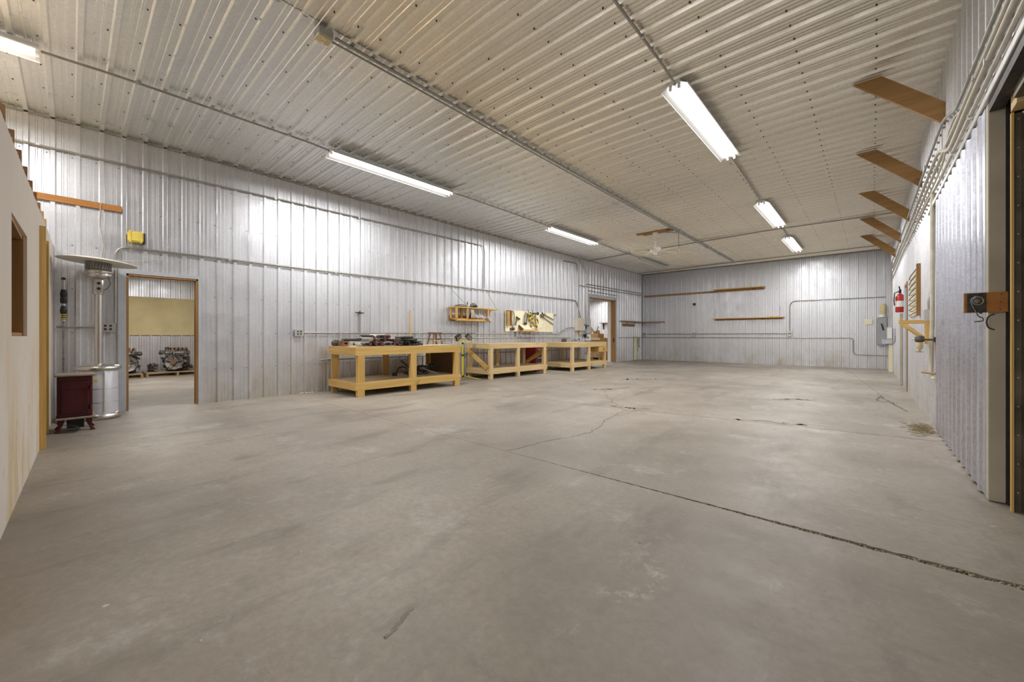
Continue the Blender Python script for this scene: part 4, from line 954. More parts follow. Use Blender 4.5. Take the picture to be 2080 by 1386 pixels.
def put(k, x, y, z, yaw, tilt=0, label=None, flip=False):
    rot = (tilt, rs.uniform(0, 6.28), yaw + (PI if flip else 0))
    rot = Matrix.Rotation(rot[2], 4, 'Z') @ Matrix.Rotation(tilt, 4, 'X') @ Matrix.Rotation(rot[1], 4, 'Y')
    if k in used: o = copy_tree(protos[k], (x, y, z))
    else: o = protos[k]; used.add(k); o.location = (x, y, z)
    o.rotation_euler = rot.to_euler()
    o['label'] = label or LBL[k]; o['group'] = {'A': 'white spring shock absorbers', 'B': 'white boot shock absorbers', 'C': 'red ended black shock absorbers', 'D': 'slim dark shock absorbers'}[k]
    return o
ZB = .906
ROW = ('in bottom row', 'in second row', 'in top row'); ROW4 = ('in bottom row', 'in second row', 'in third row', 'in top row')
for L, (ya_, yb_, ks) in enumerate(((3.66, 4.40, 'BCCCACBCCC'), (3.72, 4.36, 'ACCBCCACC'), (3.86, 4.22, 'CBCAC'))):
    n = len(ks)
    for i, k in enumerate(ks):
        if L == 1 and i in (0, 1): continue
        y += rs.uniform(-.015, .015)
        y = ya_ + (yb_ - ya_) * i / (n - 1)
        put(k, -7.22 + rs.uniform(-.06, .06) - .02 * L, y, ZB + .042 + L * .076, -PI / 2 + rs.uniform(-.26, .26), rs.uniform(-.05, .05) if L else 0, LBL[k].replace('in the', ROW[L] + ' of the'))
put('A', -7.10, 3.74, ZB + .135, .06, 0, 'white coil spring shock lying lengthwise on the left end of the heap')
put('C', -7.22, 3.58, ZB + .127, -.35, 0, 'black shock with red end lying crooked at the heap\'s left end')
for L, (ya_, yb_, n) in enumerate(((4.46, 4.96, 10), (4.48, 4.90, 8), (4.50, 4.83, 7), (4.54, 4.74, 5))):
    for i in range(n):
        y = ya_ + (yb_ - ya_) * i / (n - 1)
        put('D', -7.22 + rs.uniform(-.06, .06), y, ZB + .027 + L * .047, -PI / 2 + rs.uniform(-.3, .3), 0, LBL['D'].replace('in the', ROW4[L] + ' of the'), flip=rs.random() < .5)
t = thing('hitch_receiver', 'brown rusty steel block with a square hole on bench corner', 'steel block', (-7.59, 3.50, ZB))
mb = MB()
for a, b, c, d in ((3.475, 3.50, 0, .105), (3.555, 3.58, 0, .105), (3.50, 3.555, 0, .035), (3.50, 3.555, .072, .105)): mb.box(-7.70, -7.48, a, b, ZB + .001 + c, ZB + .001 + d)
mb.build('square_tube', M_rust, t); MB().box(-7.69, -7.62, 3.501, 3.554, ZB + .037, ZB + .071).build('plug', M_black, t)
t = thing('motor_part', 'dark round finned motor part behind the brown steel block', 'motor part', (-7.82, 3.49, ZB))
MB().lathe([(0, -.07), (.03, -.065), (.05, -.05), (.055, .05), (.04, .07), (0, .07)], (0, 0, 0), 18, Matrix.Translation((-7.84, 3.49, ZB + .056)) @ Matrix.Rotation(PI / 2, 4, 'X')).build('drum', M_iron, t)
for k in range(5): MB().lathe([(.056, 0), (.060, .002), (.056, .004)], (0, 0, 0), 18, Matrix.Translation((-7.84, 3.535 - k * .02, ZB + .060)) @ Matrix.Rotation(PI / 2, 4, 'X')).build('fin', M_dark, t)
o = MB().tube([(-7.54 + .05 * math.cos(a * PI / 8), 3.63, ZB + .058 + .05 * math.sin(a * PI / 8)) for a in range(16)], .007, 8, True).build('white_ring', M_white_m); tag(o, 'thin white ring standing beside the brown steel block', 'ring')
# stool on the first bench
st_x, st_y = -7.58, 5.69
t = thing('wooden_stool', 'small dark brown wooden stool standing on the nearest workbench', 'stool', (st_x, st_y, ZB))
MB().bev(st_x - .12, st_x + .12, st_y - .13, st_y + .13, ZB + .255, ZB + .285, .006).build('seat', mat('stained_wood', (.21, .115, .07), .55, 0, .3, 9), t)
for a in (-1, 1):
    for b in (-1, 1):
        MB().bar((st_x + a * .115, st_y + b * .13, ZB + .002), (st_x + a * .075, st_y + b * .085, ZB + .254), .026, .026, (0, 1, .1)).build('leg', MATS['stained_wood'], t)
for a in (-1, 1): MB().bar((st_x + a * .105, st_y - .115, ZB + .09), (st_x + a * .105, st_y + .115, ZB + .09), .018, .018).build('rung', M_pine, t)
for b in (-1, 1): MB().bar((st_x - .10, st_y + b * .105, ZB + .12), (st_x + .10, st_y + b * .105, ZB + .12), .018, .018).build('rung', MATS['stained_wood'], t)
o = MB().bev(-7.40, -7.10, 5.10 + .2, 5.75, ZB + .0, ZB + .006, .002).build('flat_sheet', M_cream); tag(o, 'flat pale sheet lying on the right half of the nearest workbench', 'sheet')
# things on the lower shelf
zsf = .260
t = thing('suspension_arm', 'black bent suspension arm standing on lower shelf of the nearest workbench', 'car part', (-7.45, 4.80, zsf))
MB().tube([(-7.5, 4.60, zsf + .03), (-7.5, 4.64, zsf + .10), (-7.48, 4.68, zsf + .17), (-7.46, 4.76, zsf + .19), (-7.44, 4.85, zsf + .14)], .013, 8).build('arm', M_black, t)
MB().bar((-7.44, 4.70, zsf + .32), (-7.36, 4.99, zsf + .06), .03, .035).build('link', M_black, t)
MB().cyl((-7.52, 4.54, zsf + .035), (-7.46, 4.62, zsf + .035), .032, 12).build('bushing', M_rubber, t)
mb = MB(); rb = random.Random(4)
for k in range(9): mb.blob((-7.32 + rb.uniform(-.07, .07), 4.84 + rb.uniform(-.10, .12), zsf + .045 + rb.uniform(-.005, .05)), rb.uniform(.025, .04), rb, 7, .3)
for k in range(8): mb.tube([(-7.32 + rb.uniform(-.1, .1), 4.82 + rb.uniform(-.1, .15), zsf + rb.uniform(.02, .12)) for _ in range(3)], .009, 6)
mb.build('knuckle', M_iron, t)
t = thing('gearbox', 'black gearbox like unit on the lower shelf, right of the middle leg', 'gearbox', (-7.35, 5.25, zsf))
MB().lathe([(.02, -.16), (.06, -.15), (.075, -.05), (.085, .02), (.085, .12), (.05, .16), (0, .16)], (0, 0, 0), 18, Matrix.Translation((-7.38, 5.22, zsf + .12)) @ Matrix.Rotation(PI / 2, 4, 'X')).build('case', M_dark, t)
MB().lathe([(0, 0), (.06, 0), (.07, .02), (.07, .10), (.04, .12), (0, .12)], (0, 0, 0), 18, Matrix.Translation((-7.40, 5.40, zsf + .16)) @ Matrix.Rotation(-PI / 2, 4, 'X')).build('motor', M_black, t)
MB().box(-7.36, -7.29, 5.19, 5.29, zsf + .2005, zsf + .206).build('white_label', M_white_m, t)
mb = MB()
for k in range(10): mb.blob((-7.34 + rb.uniform(-.06, .08), 5.14 + rb.uniform(-.12, .16), zsf + .04 + rb.uniform(0, .02)), rb.uniform(.028, .042), rb, 7, .3)
mb.build('flange', M_iron, t)
MB().tube([(-7.27, 5.13, zsf + .14), (-7.08, 5.42, zsf + .015)], .008, 8).build('shaft', M_steel, t)
o = MB().bev(-7.75, -7.55, 5.25, 5.70, zsf + .001, zsf + .02, .003).build('steel_plate', M_zinc); tag(o, 'thin steel plate on the lower shelf by the dark end panel', 'plate')
# ================================================================ YELLOW TRIPOD WORK LIGHT
tx, ty = -7.62, 6.58
t = thing('work_light_stand', 'yellow tripod stand with two work lamps between first two benches', 'work light', (tx, ty, 0))
MB().cyl((tx, ty, .06), (tx, ty, .62), .022, 12).build('lower_tube', M_yel, t)
MB().cyl((tx, ty, .62), (tx, ty, .97), .017, 12).build('upper_tube', M_yel, t)
for z in (.60, .90): MB().lathe([(.024, 0), (.03, .01), (.03, .035), (.02, .045)], (tx, ty, z), 12).build('collar', M_black, t)
MB().lathe([(.024, 0), (.036, .01), (.036, .04), (.024, .05)], (tx, ty, .075), 12).build('hub', M_black, t)
for a in (-75, 48, 165):
    a = math.radians(a); e = (tx + .45 * math.cos(a), ty + .45 * math.sin(a), .012)
    MB().bar((tx + .03 * math.cos(a), ty + .03 * math.sin(a), .11), e, .022, .012).build('leg', M_yel, t)
MB().bar((tx - .02, ty - .20, .975), (tx + .02, ty + .27, .985), .022, .022).build('cross_bar', M_yel, t)
for s_, dy in ((-1, -.15), (1, .20)):
    c = Vector((tx, ty + dy, 1.07)); Mh = Matrix.Translation(c) @ Matrix.Rotation(math.radians(-35 * s_ - 5), 4, 'X') @ Matrix.Rotation(math.radians(20), 4, 'Y')
    MB().box(-.045, .035, -.085, .085, -.055, .055, Mh).build('lamp_head', M_dark, t)
    MB().box(.036, .040, -.072, .072, -.045, .045, Mh).build('lens', M_zinc, t)
    mb = MB()
    for k in range(5): mb.tube([Mh @ Vector((.038, -.07 + k * .035, -.055)), Mh @ Vector((.062, -.07 + k * .035, 0)), Mh @ Vector((.038, -.07 + k * .035, .055))], .0035, 6)
    mb.build('guard', M_black, t)
    MB().tube([c + Vector((-.02, -.09, .0)), c + Vector((0, -.09, -.06)), (tx, ty + dy, .99), c + Vector((0, .09, -.06)), c + Vector((-.02, .09, 0))], .008, 6).build('yoke', M_yel, t)
# ================================================================ RED TOOL CHEST
t = thing('tool_chest', 'red tool chest with dark drawers behind end of the middle bench', 'tool chest', (-7.86, 9.8, 0))
MB().bev(-8.09, -7.66, 9.56, 10.02, .03, .85, .01).build('case', mat('chest_red', (.27, .012, .02), .4), t)
for k, z in enumerate((.08, .30, .46, .60, .72)):
    z2 = (.28, .44, .58, .70, .82)[k]
    d_ = MB().box(-7.659, -7.648, 9.60, 9.98, z, z2).build('drawer', M_black if k != 4 else MATS['chest_red'], t)
    MB().box(-7.647, -7.636, 9.63, 9.95, z2 - .025, z2 - .008).build('drawer_pull', M_zinc, d_)
# ================================================================ WALL SHELF, left wall
sy_a, sy_b, sxf = 6.55, 8.12, -7.83
t = thing('wall_shelf', 'box shaped timber wall shelf hung by wires above the middle bench', 'shelf', (XL, 7.3, 1.52))
mb = MB(); mb.add([(XL + .032, sy_a, 1.835), (sxf, sy_a, 1.835), (sxf, sy_b - .35, 1.835), (sxf + .0, sy_b, 1.835), (XL + .032, sy_b, 1.835)] + [(XL + .032, sy_a, 1.865), (sxf, sy_a, 1.865), (sxf, sy_b - .35, 1.865), (sxf, sy_b, 1.865), (XL + .032, sy_b, 1.865)],
                  [(4, 3, 2, 1, 0), (5, 6, 7, 8, 9), (0, 1, 6, 5), (1, 2, 7, 6), (2, 3, 8, 7), (3, 4, 9, 8), (4, 0, 5, 9)]); mb.build('top_board', M_pine, t)
MB().box(XL + .05, sxf - .02, sy_a + .05, 7.75, 1.535, 1.56).build('bottom_board', M_pine, t)
MB().box(sxf - .045, sxf - .005, sy_a + .0, 7.75, 1.50, 1.534).build('front_rail', M_pine, t)
for x, y in ((XL + .06, sy_a + .03), (sxf - .03, sy_a + .03), (sxf - .03, 6.95), (XL + .06, 6.95), (sxf - .03, 7.70), (XL + .06, 7.95)):
    MB().box(x - .022, x + .022, y - .022, y + .022, 1.561, 1.834).build('post', M_pine_z, t)
MB().box(XL + .032, XL + .046, sy_a, 7.9, 1.50, 1.834 - .18).build('back_board', M_brown, t)
for (y, z, yf) in ((6.60, 2.34, 6.98), (7.86, 2.42, 8.04)): MB().tube([(XL + .03, y, z), (sxf - .03, yf, 1.866)], .004, 5).build('wire', M_dark, t)
MB().tube([(sxf - .02, 6.80 + .028 * math.cos(a * PI / 7), 1.468 + .032 * math.sin(a * PI / 7)) for a in range(14)], .007, 6, True).build('hanging_ring', M_rust, t)
t = thing('baking_tray', 'shallow silver tray on top of the wall shelf, left end', 'tray', (-7.98, 6.85, 1.866))
mb = MB(); mb.lathe([(0, .0), (.10, .0), (.13, .03), (.135, .032), (.105, .006), (0, .006)], (0, 0, 0), 20, Matrix.Translation((-7.97, 6.82, 1.868)) @ Matrix.Diagonal((.9, 1.5, 1, 1))); mb.build('tray', M_alu, t)
MB().tube([(-7.97, 6.65, 1.90), (-7.95, 6.80, 1.93), (-7.95, 7.0, 1.91)], .008, 6).build('rod', M_dark, t)
t = thing('face_shield', 'round grey and black headgear on top of the wall shelf', 'headgear', (-7.93, 7.22, 1.866))
MB().lathe([(.09, 0), (.095, .04), (.08, .09), (.04, .12), (0, .125)], (-7.93, 7.22, 1.868), 16).build('dome', M_alu, t)
MB().lathe([(.096, 0), (.101, .015), (.097, .03)], (-7.93, 7.22, 1.87), 16).build('headband', M_black, t)
MB().tube([(-7.86, 7.14, 1.90), (-7.82, 7.22, 1.93), (-7.86, 7.30, 1.90)], .012, 6).build('strap', M_dark, t)
t = thing('screwdriver', 'small black screwdriver standing upright on the wall shelf', 'screwdriver', (-7.9, 6.98, 1.866))
MB().cyl((-7.9, 6.98, 1.868), (-7.9, 6.98, 1.93), .004, 6).build('shank', M_zinc, t); MB().cyl((-7.9, 6.98, 1.93), (-7.9, 6.98, 2.0), .012, 8).build('grip', M_black, t)
rb = random.Random(12)
t = thing('plastic_bundle', 'crumpled clear plastic wrap spilling from the wall shelf', 'plastic wrap', (-7.9, 7.6, 1.56))
mb = MB()
for k in range(7): mb.blob((-7.90 + rb.uniform(-.04, .04), 7.25 + k * .065, 1.615 + rb.uniform(-.01, .03) - .006 * k), .048, rb, 9, .35)
for k in range(3): mb.blob((-7.79 + rb.uniform(-.015, .015), 7.66 + k * .03, 1.60 - k * .04), .042, rb, 9, .35)
mb.build('wrap', M_bag, t)
t = thing('work_gloves', 'pale cloth gloves hanging in the wall shelf', 'gloves', (-7.86, 7.1, 1.56))
mb = MB()
for k in range(4): mb.tube([(-7.80, 7.03 + k * .022, 1.80), (-7.795, 7.04 + k * .026, 1.70), (-7.80, 7.03 + k * .034, 1.58)], .014, 6, rs=[.010, .018, .009])
mb.build('gloves', M_cord, t)
t = thing('black_bottle', 'dark bottle inside the wall shelf beside the pale gloves', 'bottle', (-7.93, 7.22, 1.56))
MB().lathe([(0, 0), (.045, 0), (.048, .02), (.048, .12), (.02, .16), (.018, .20), (0, .20)], (-7.95, 7.16, 1.561), 14).build('bottle', M_black, t)
# ================================================================ TOOL BOARD, left wall
t = thing('tool_board', 'cream tool board on left wall above the middle bench', 'tool board', (XL, 9.87, 1.24))
MB().box(XL + .034, XL + .050, 8.66, 11.05, 1.245, 1.885).build('board', M_cream, t)
mb = MB()
for k in range(18): mb.cyl((XL + .0505, rb.uniform(9.9, 11.0), rb.uniform(1.27, 1.55)), (XL + .055, rb.uniform(9.9, 11.0), rb.uniform(1.27, 1.55)), .004, 5) if False else None
for k in range(16): y = rb.uniform(10.0, 11.0); z = rb.uniform(1.27, 1.5); mb.cyl((XL + .044, y, z), (XL + .062, y, z), .006, 5)
mb.build('hooks', M_dark, t)
xt = XL + .080
t = thing('long_level', 'tall brown wooden level hung at the left edge of the tool board', 'level', (xt, 8.76, 1.42))
MB().box(xt - .02, xt + .02, 8.69, 8.80, 1.42, 1.855).build('body', mat('amber_wood', (.42, .27, .09), .5, 0, .3, 9), t); MB().box(xt - .022, xt + .022, 8.86, 8.885, 1.42, 1.87).box(xt - .022, xt + .022, 8.69, 8.885, 1.86, 1.88).build('edge', M_brown_z, t)
t = thing('belt_loop', 'long dark looped belt hanging on the left part of tool board', 'belt', (xt, 8.98, 1.35))
MB().tube(arc([(xt, 8.93, 1.86), (xt, 8.99, 1.86), (xt, 9.03, 1.70), (xt, 9.0, 1.42), (xt, 8.93, 1.38), (xt, 8.91, 1.6), (xt, 8.92, 1.85)], None, .05), .011, 6).build('belt', M_steel_d, t)
t = thing('hanging_pulley', 'dark round pulley hanging low on the left part of tool board', 'pulley', (xt, 8.95, 1.3))
MB().lathe([(0, -.02), (.05, -.02), (.035, 0), (.05, .02), (0, .02)], (0, 0, 0), 14, Matrix.Translation((xt + .01, 8.97, 1.325)) @ Matrix.Rotation(PI / 2, 4, 'Y')).build('wheel', M_iron, t)
MB().cyl((xt, 8.88, 1.35), (xt, 8.88, 1.28), .03, 8).build('housing', M_iron, t)
t = thing('claw_hammer', 'grey hammer hung beside the dark loop on tool board', 'hammer', (xt, 9.1, 1.45))
MB().bar((xt, 9.08, 1.44), (xt, 9.15, 1.66), .03, .03).build('handle', M_steel_d, t); MB().bar((xt, 9.12, 1.69), (xt, 9.28, 1.62), .03, .035).build('head', M_dark, t)
t = thing('wooden_tray', 'slanted wooden tray on the lower edge of the tool board', 'tray', (xt, 9.6, 1.25))
MB().box(XL + .051, XL + .26, 9.22, 9.98, 1.255, 1.275).build('bottom', M_pine, t)
MB().box(XL + .245, XL + .26, 9.22, 9.98, 1.276, 1.31).build('lip', M_pine, t)
MB().bar((XL + .05, 9.25, 1.42), (XL + .24, 9.25, 1.285), .012, .09).build('end', M_dark_ply, t)
mb = MB(); mb.add([(XL + .05, 9.27, 1.45), (XL + .05, 9.70, 1.45), (XL + .235, 9.70, 1.30), (XL + .235, 9.27, 1.30), (XL + .06, 9.27, 1.46), (XL + .06, 9.70, 1.46), (XL + .243, 9.70, 1.31), (XL + .243, 9.27, 1.31)], [(0, 1, 2, 3), (4, 7, 6, 5), (0, 3, 7, 4), (1, 5, 6, 2), (2, 6, 7, 3), (0, 4, 5, 1)])
mb.build('slanted_panel', M_slat, t)
def clamp(lb, y, z, s=1., col=M_gold, rot=0):
    t = thing('hand_clamp', lb, 'clamp', (xt + .03, y, z), 'yellow hand clamps on the tool board', world=False)
    MB().cyl((0, 0, -.16 * s), (0, 0, .16 * s), .010, 8).build('bar', M_dark, t)
    MB().bev(-.028, .028, -.012, .085 * s, .03, .075, .006).build('fixed_jaw', col, t)
    MB().bev(-.028, .028, -.012, .085 * s, -.10 * s, -.05 * s, .006).build('sliding_jaw', col, t)
    MB().bar((0, .07 * s, .03), (0, .12 * s, -.10 * s), .03, .02).build('trigger', M_black, t)
    t.rotation_euler = (rot, 0, 0)
clamp('leftmost yellow clamp high in the tool board cluster', 9.68, 1.74, 1.1, rot=.12)
clamp('yellow clamp at the top of the cluster, upside down', 9.86, 1.76, 1.0, rot=3.1)
clamp('lower yellow clamp resting over the wooden tray', 9.80, 1.53, 1.0, rot=-.1)
clamp('rightmost yellow clamp in the tool board cluster', 10.02, 1.62, 1.1, rot=.1)
clamp('lowest right yellow clamp in the tool board cluster', 10.0, 1.42, .9, rot=-.2)
t = thing('caulking_gun', 'dark steel caulking gun hung left of the yellow clamps', 'caulking gun', (xt, 9.52, 1.5))
MB().tube([(xt + .02, 9.55, 1.86), (xt + .02, 9.50, 1.74), (xt + .02, 9.46, 1.52)], .016, 8).build('barrel', M_steel_d, t); MB().tube([(xt + .02, 9.62, 1.83), (xt + .02, 9.60, 1.66), (xt + .02, 9.54, 1.50)], .016, 8).build('frame', M_dark, t); MB().bar((xt + .02, 9.46, 1.5), (xt + .02, 9.58, 1.49), .04, .05).build('handle', M_black, t)
t = thing('angle_grinder', 'grey angle grinder hung at top of the clamp cluster', 'grinder', (xt, 9.95, 1.78))
MB().cyl((xt + .07, 9.80, 1.82), (xt + .07, 10.04, 1.83), .035, 12).build('body', M_steel_d, t); MB().cyl((xt + .07, 10.05, 1.83), (xt + .07, 10.09, 1.83), .05, 14).build('disc_guard', M_dark, t)
t = thing('tape_roll', 'white roll of tape lying on the wooden tray', 'tape roll', (XL + .22, 9.75, 1.31))
MB().lathe([(.02, 0), (.055, 0), (.055, .05), (.02, .05), (.02, 0)], (0, 0, 0), 18, Matrix.Translation((XL + .20, 9.76, 1.345)) @ Matrix.Rotation(PI / 2, 4, 'Y')).build('roll', M_white_m, t)
for (ya2, za2, yb2, zb2), lb in (((10.38, 1.86, 11.03, 1.66), 'upper long bar clamp hung slanting on the tool board'), ((10.30, 1.79, 11.03, 1.50), 'lower long bar clamp hung slanting on the tool board')):
    t = thing('bar_clamp', lb, 'clamp', (xt, (ya2 + yb2) / 2, (za2 + zb2) / 2))
    MB().bar((xt, ya2, za2), (xt, yb2, zb2), .014, .022).build('bar', M_dark, t)
    MB().bar((xt + .01, ya2, za2 + .02), (xt + .01, ya2 + .09, za2 - .07), .03, .03).build('jaw', M_iron, t)
    MB().cyl((xt + .02, ya2 + .14, za2 + .01), (xt + .02, ya2 + .17, za2 - .09), .012, 8).build('screw_handle', M_iron, t)
o = MB().tube([(XL + .05, 10.45, 1.66), (XL + .05, 10.62, 1.5), (XL + .05, 10.9, 1.36)], .004, 5).build('thin_wire', M_conduit); tag(o, 'thin wire trailing down on the right of the tool board', 'wire')
o = MB().bev(XL + .031, XL + .05, 11.16, 11.19, 1.80, 1.86, .004).build('wall_hook', M_black); tag(o, 'small black hook right of the tool board', 'hook')
# wire rack on wall
t = thing('wire_rack', 'thin wire rack on left wall behind the tripod lamps', 'rack', (XL + .03, 7.2, 1.2))
mb = MB(); mb.tube([(XL + .04, 6.95, 1.42), (XL + .05, 7.65, 1.42)], .004, 5)
for k in range(5): mb.tube([(XL + .04, 6.98 + .15 * k, 1.42), (XL + .08, 7.06 + .12 * k, 1.2)], .0035, 5)
mb.build('wires', M_conduit, t)
# clutter on bench 3
t = thing('bench_vise', 'small grey vise on the far end of the farthest bench', 'vise', (-7.9, 11.4, .906))
MB().bev(-7.96, -7.84, 11.33, 11.48, .907, .95, .006).build('base', M_iron, t); MB().bev(-7.97, -7.80, 11.36, 11.45, .951, 1.02, .008).build('jaw', M_steel_d, t); MB().cyl((-7.78, 11.33, .985), (-7.78, 11.48, .985), .006, 6).build('handle', M_zinc, t)
o = MB().tube([(-7.9, 11.9, .915), (-7.85, 12.0, 1.0), (-7.9, 12.1, .93), (-7.8, 12.25, 1.01), (-7.85, 12.3, .915)], .01, 6).build('extension_lead', M_black); tag(o, 'black cord in loose coils on the farthest bench', 'cord')
o = MB().bev(-8.0, -7.86, 9.75, 9.9, .852, .90, .006).build('small_case', M_dark); tag(o, 'small dark case on top of the red tool chest', 'case')
# ================================================================ ROOM BEYOND THE NARROW DOORWAY
o = MB().box(X2 + .032, X2 + .046, .10, 2.9, 1.13, 2.22).build('hardboard_panel', M_peg2); tag(o, 'large yellowed hardboard panel on wall beyond the narrow doorway', 'panel')
def pallet(label, x0, x1, y0, y1):
    t = thing('pallet', label, 'pallet', ((x0 + x1) / 2, (y0 + y1) / 2, 0), 'wooden pallets beyond the narrow doorway')
    mp = wood('pallet_wood', (.46, .34, .20), (.30, .20, .11), 1, .8)
    n = 6
    for k in range(n):
        a = x0 + (x1 - x0 - .1) * k / (n - 1); MB().box(a, a + .10, y0, y1, .102, .120).build('deck_board', mp, t)
    for k in range(3):
        b = y0 + (y1 - y0 - .05) * k / 2; MB().box(x0, x1, b, b + .05, .021, .1015).build('stringer', mp, t)
    for a in (x0, (x0 + x1) / 2 - .05, x1 - .1): MB().box(a, a + .10, y0, y1, .002, .0205).build('bottom_board', mp, t)
pallet('left pallet beyond the narrow doorway, cut by the door jamb', -15.15, -14.08, .05, 1.25)
pallet('right pallet beyond the narrow doorway with two engines', -15.20, -14.25, 1.32, 2.62)
def engine(label, c, s, seed, yaw, pulley=True, name='engine'):
    r = random.Random(seed); t = thing(name, label, 'engine', c, world=False); t.rotation_euler = (0, 0, yaw)
    MB().bev(-.20 * s, .18 * s, -.24 * s, .22 * s, .10 * s, .42 * s, .03 * s).build('block', M_iron, t)
    MB().bev(-.15 * s, .15 * s, -.22 * s, .20 * s, .0, .10 * s, .02 * s).build('oil_pan', M_dark, t)
    for sg in (-1, 1):
        Mh = Matrix.Translation((sg * .13 * s, 0, .45 * s)) @ Matrix.Rotation(sg * .5, 4, 'Y')
        MB().bev(-.07 * s, .07 * s, -.23 * s, .21 * s, 0, .12 * s, .015 * s, Mh).build('cylinder_head', M_alu, t)
    mb = MB()
    for k in range(5): y = (-.18 + k * .09) * s; mb.tube(arc([(-.12 * s, y, .50 * s), (-.05 * s, y, .64 * s), (.10 * s, y, .62 * s), (.16 * s, y, .50 * s)], None, .06), .024 * s, 8)
    mb.build('intake_manifold', M_rust, t)
    # bell housing on the +x side facing the doorway
    Mx = Matrix.Translation((.185 * s, 0, .25 * s)) @ Matrix.Rotation(PI / 2, 4, 'Y')
    bh = MB().lathe([(.10 * s, .02 * s), (.17 * s, .02 * s), (.215 * s, .07 * s), (.210 * s, .085 * s), (.19 * s, .075 * s), (.13 * s, .055 * s), (.06 * s, .05 * s), (0, .05 * s)], (0, 0, 0), 9, Mx, False).build('bell_housing', M_alu, t)
    mb = MB()
    for a in (.3, 1.9, 2.8, 4.4): mb.bar((.255 * s, .05 * s * math.cos(a), .25 * s + .05 * s * math.sin(a)), (.275 * s, .21 * s * math.cos(a), .25 * s + .21 * s * math.sin(a)), .02 * s, .03 * s, (1, 0, 0))
    mb.build('rib', M_alu, bh)
    MB().cyl((.24 * s, .0, .25 * s), (.31 * s, 0, .25 * s), .055 * s, 14).build('shaft_flange', M_rust, t)
    if pulley:
        for (y, z, q) in ((-.16, .56, .11), (-.22, .30, .07)):
            MB().lathe([(0, 0), (q * s, 0), (q * s * .8, .03 * s), (q * s, .06 * s), (0, .06 * s)], (0, 0, 0), 18, Matrix.Translation((.05 * s, y * s - .04 * s, z * s)) @ Matrix.Rotation(PI / 2, 4, 'X') @ Matrix.Rotation(.5, 4, 'Y')).build('pulley', M_dark, t)
    mb = MB()
    for k in range(44): mb.blob((r.uniform(-.2, .27) * s, r.uniform(-.28, .28) * s, r.uniform(.04, .58) * s), r.uniform(.025, .06) * s, r, 7, .35)
    mb.build('accessories', M_iron, t)
    mb = MB()
    for k in range(9): mb.tube([(r.uniform(.1, .28) * s, r.uniform(-.28, .28) * s, r.uniform(.1, .6) * s) for _ in range(3)], .012 * s, 6)
    mb.build('hoses', M_black, t)
    mb = MB()
    for k in range(9): mb.blob((r.uniform(.12, .28) * s, r.uniform(-.22, .26) * s, r.uniform(.1, .58) * s), r.uniform(.02, .035) * s, r, 6, .3)
    mb.build('brackets', M_alu, t)
    return t
engine('large dirty engine on the left pallet beyond the doorway', (-14.62, .93, .122), 1.02, 3, .1)
engine('large engine with bell housing on the right pallet beyond the doorway', (-14.70, 2.03, .122), 1.02, 8, -.45)
engine('small dark engine part between the two big engines', (-14.75, 1.50, .122), .36, 5, .6, False, 'engine_part')
t = thing('bell_housing', 'grey cone shaped transmission housing leaning before the left engine', 'housing', (-14.25, .92, .122))
Mx = Matrix.Translation((-14.10, .80, .34)) @ Matrix.Rotation(math.radians(55), 4, 'X') @ Matrix.Rotation(.3, 4, 'Y')
MB().lathe([(.17, -.12), (.16, -.08), (.12, .04), (.08, .12), (.05, .14), (0, .14)], (0, 0, 0), 22, Mx).build('cone', M_alu, t)
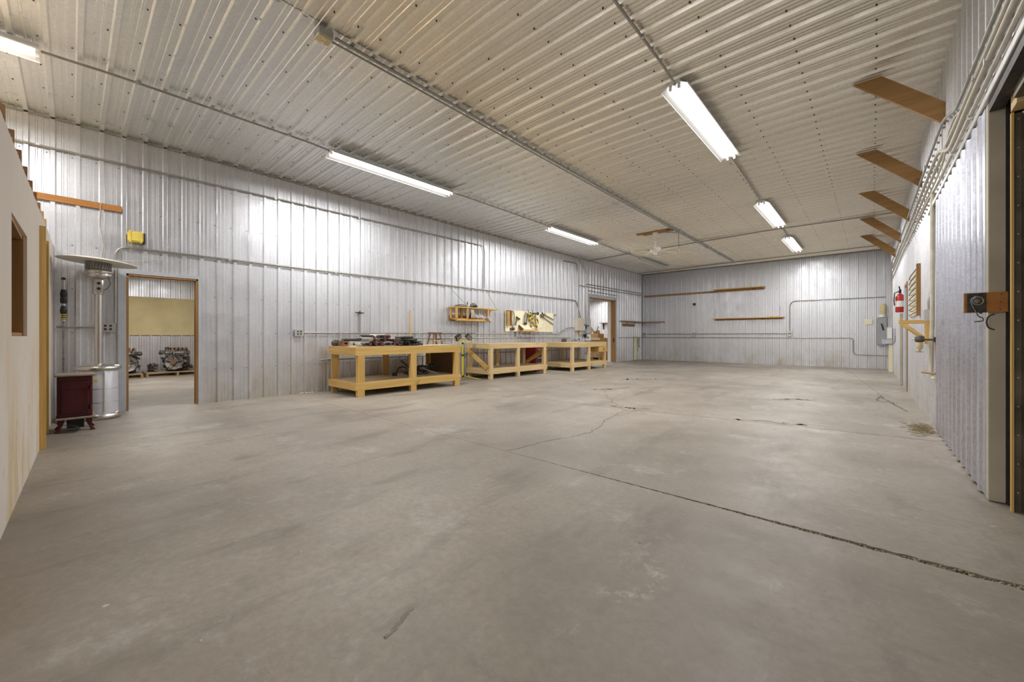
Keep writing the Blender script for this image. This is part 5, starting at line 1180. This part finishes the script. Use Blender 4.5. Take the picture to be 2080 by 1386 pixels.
# ================================================================ ROOM BEYOND THE WIDE DOORWAY
t = thing('wooden_crate', 'large plywood crate seen through the wide doorway', 'crate', (-9.6, 16.7, 0))
MB().bev(-10.15, -9.30, 16.3, 17.1, .11, 1.02, .006).build('box', M_card, t)
for x in (-10.1, -9.75, -9.38): MB().box(x, x + .08, 16.3, 17.1, .004, .1095).build('skid', M_brown, t)
MB().box(-10.17, -9.28, 16.27, 16.299, .92, 1.03).build('rim', M_ply, t)
t = thing('open_carton', 'torn open cardboard carton on top of the plywood crate', 'carton', (-9.8, 16.7, 1.02))
MB().bev(-10.05, -9.45, 16.4, 16.95, 1.022, 1.22, .006).build('box', M_card, t)
MB().bar((-10.0, 16.42, 1.22), (-9.75, 16.42, 1.46), .02, .24, (1, 0, 1)).build('flap', M_card, t); MB().bar((-9.75, 16.5, 1.24), (-9.42, 16.5, 1.30), .02, .16, (0, 0, 1)).build('flap', M_card, t)
MB().bar((-9.58, 16.45, 1.2), (-9.45, 16.45, 1.56), .03, .02).build('dark_bar', M_black, t)
t = thing('low_carton', 'brown carton at left of the crate, through the wide doorway', 'carton', (-10.7, 16.6, 0))
MB().bev(-11.2, -10.25, 16.2, 17.0, .004, 1.16, .008).build('box', M_card, t)
t = thing('small_wall_shelf', 'small dark shelf on wall of the room beyond the wide doorway', 'shelf', (-10.0, FY, 1.7))
MB().box(-10.32, -9.80, FY - .20, FY + .03, 1.76, 1.785).build('board', M_dark_ply, t)
for x in (-10.2, -9.92): MB().box(x, x + .03, FY - .031, FY + .03, 1.45, 1.759).build('bracket', M_dark, t)
# debris by the sliding door
rb = random.Random(31)
t = MB()
for k in range(240):
    a = rb.gauss(0, 1); b = rb.gauss(0, 1); x = .44 + .05 * a; y = 6.72 + .17 * b; hgt = .045 * math.exp(-(a * a + b * b) / 2)
    if x > .53: continue
    d = Vector((rb.uniform(-1, 1), rb.uniform(-1, 1), rb.uniform(-.1, .1))).normalized() * rb.uniform(.02, .05); p = Vector((x, y, rb.uniform(.003, .005 + hgt)))
    if p.z - abs(d.z) < .003: d.z = 0
    t.tube([p - d, p + d], .0022, 4)
o = t.build('straw_debris', M_straw); tag(o, 'small pile of straw and dirt on floor by the sliding door edge', 'debris', kind='stuff')
mb = MB(); rb2 = random.Random(9)
for k in range(5): mb.blob((XL + .08 + rb2.uniform(-.02, .03), 2.93 + .05 * k, .012), .022, rb2, 7, .3, (1, 1, .5))
o = mb.build('paper_scrap', M_cream); tag(o, 'crumpled pale scrap on floor at the foot of the left wall', 'scrap')
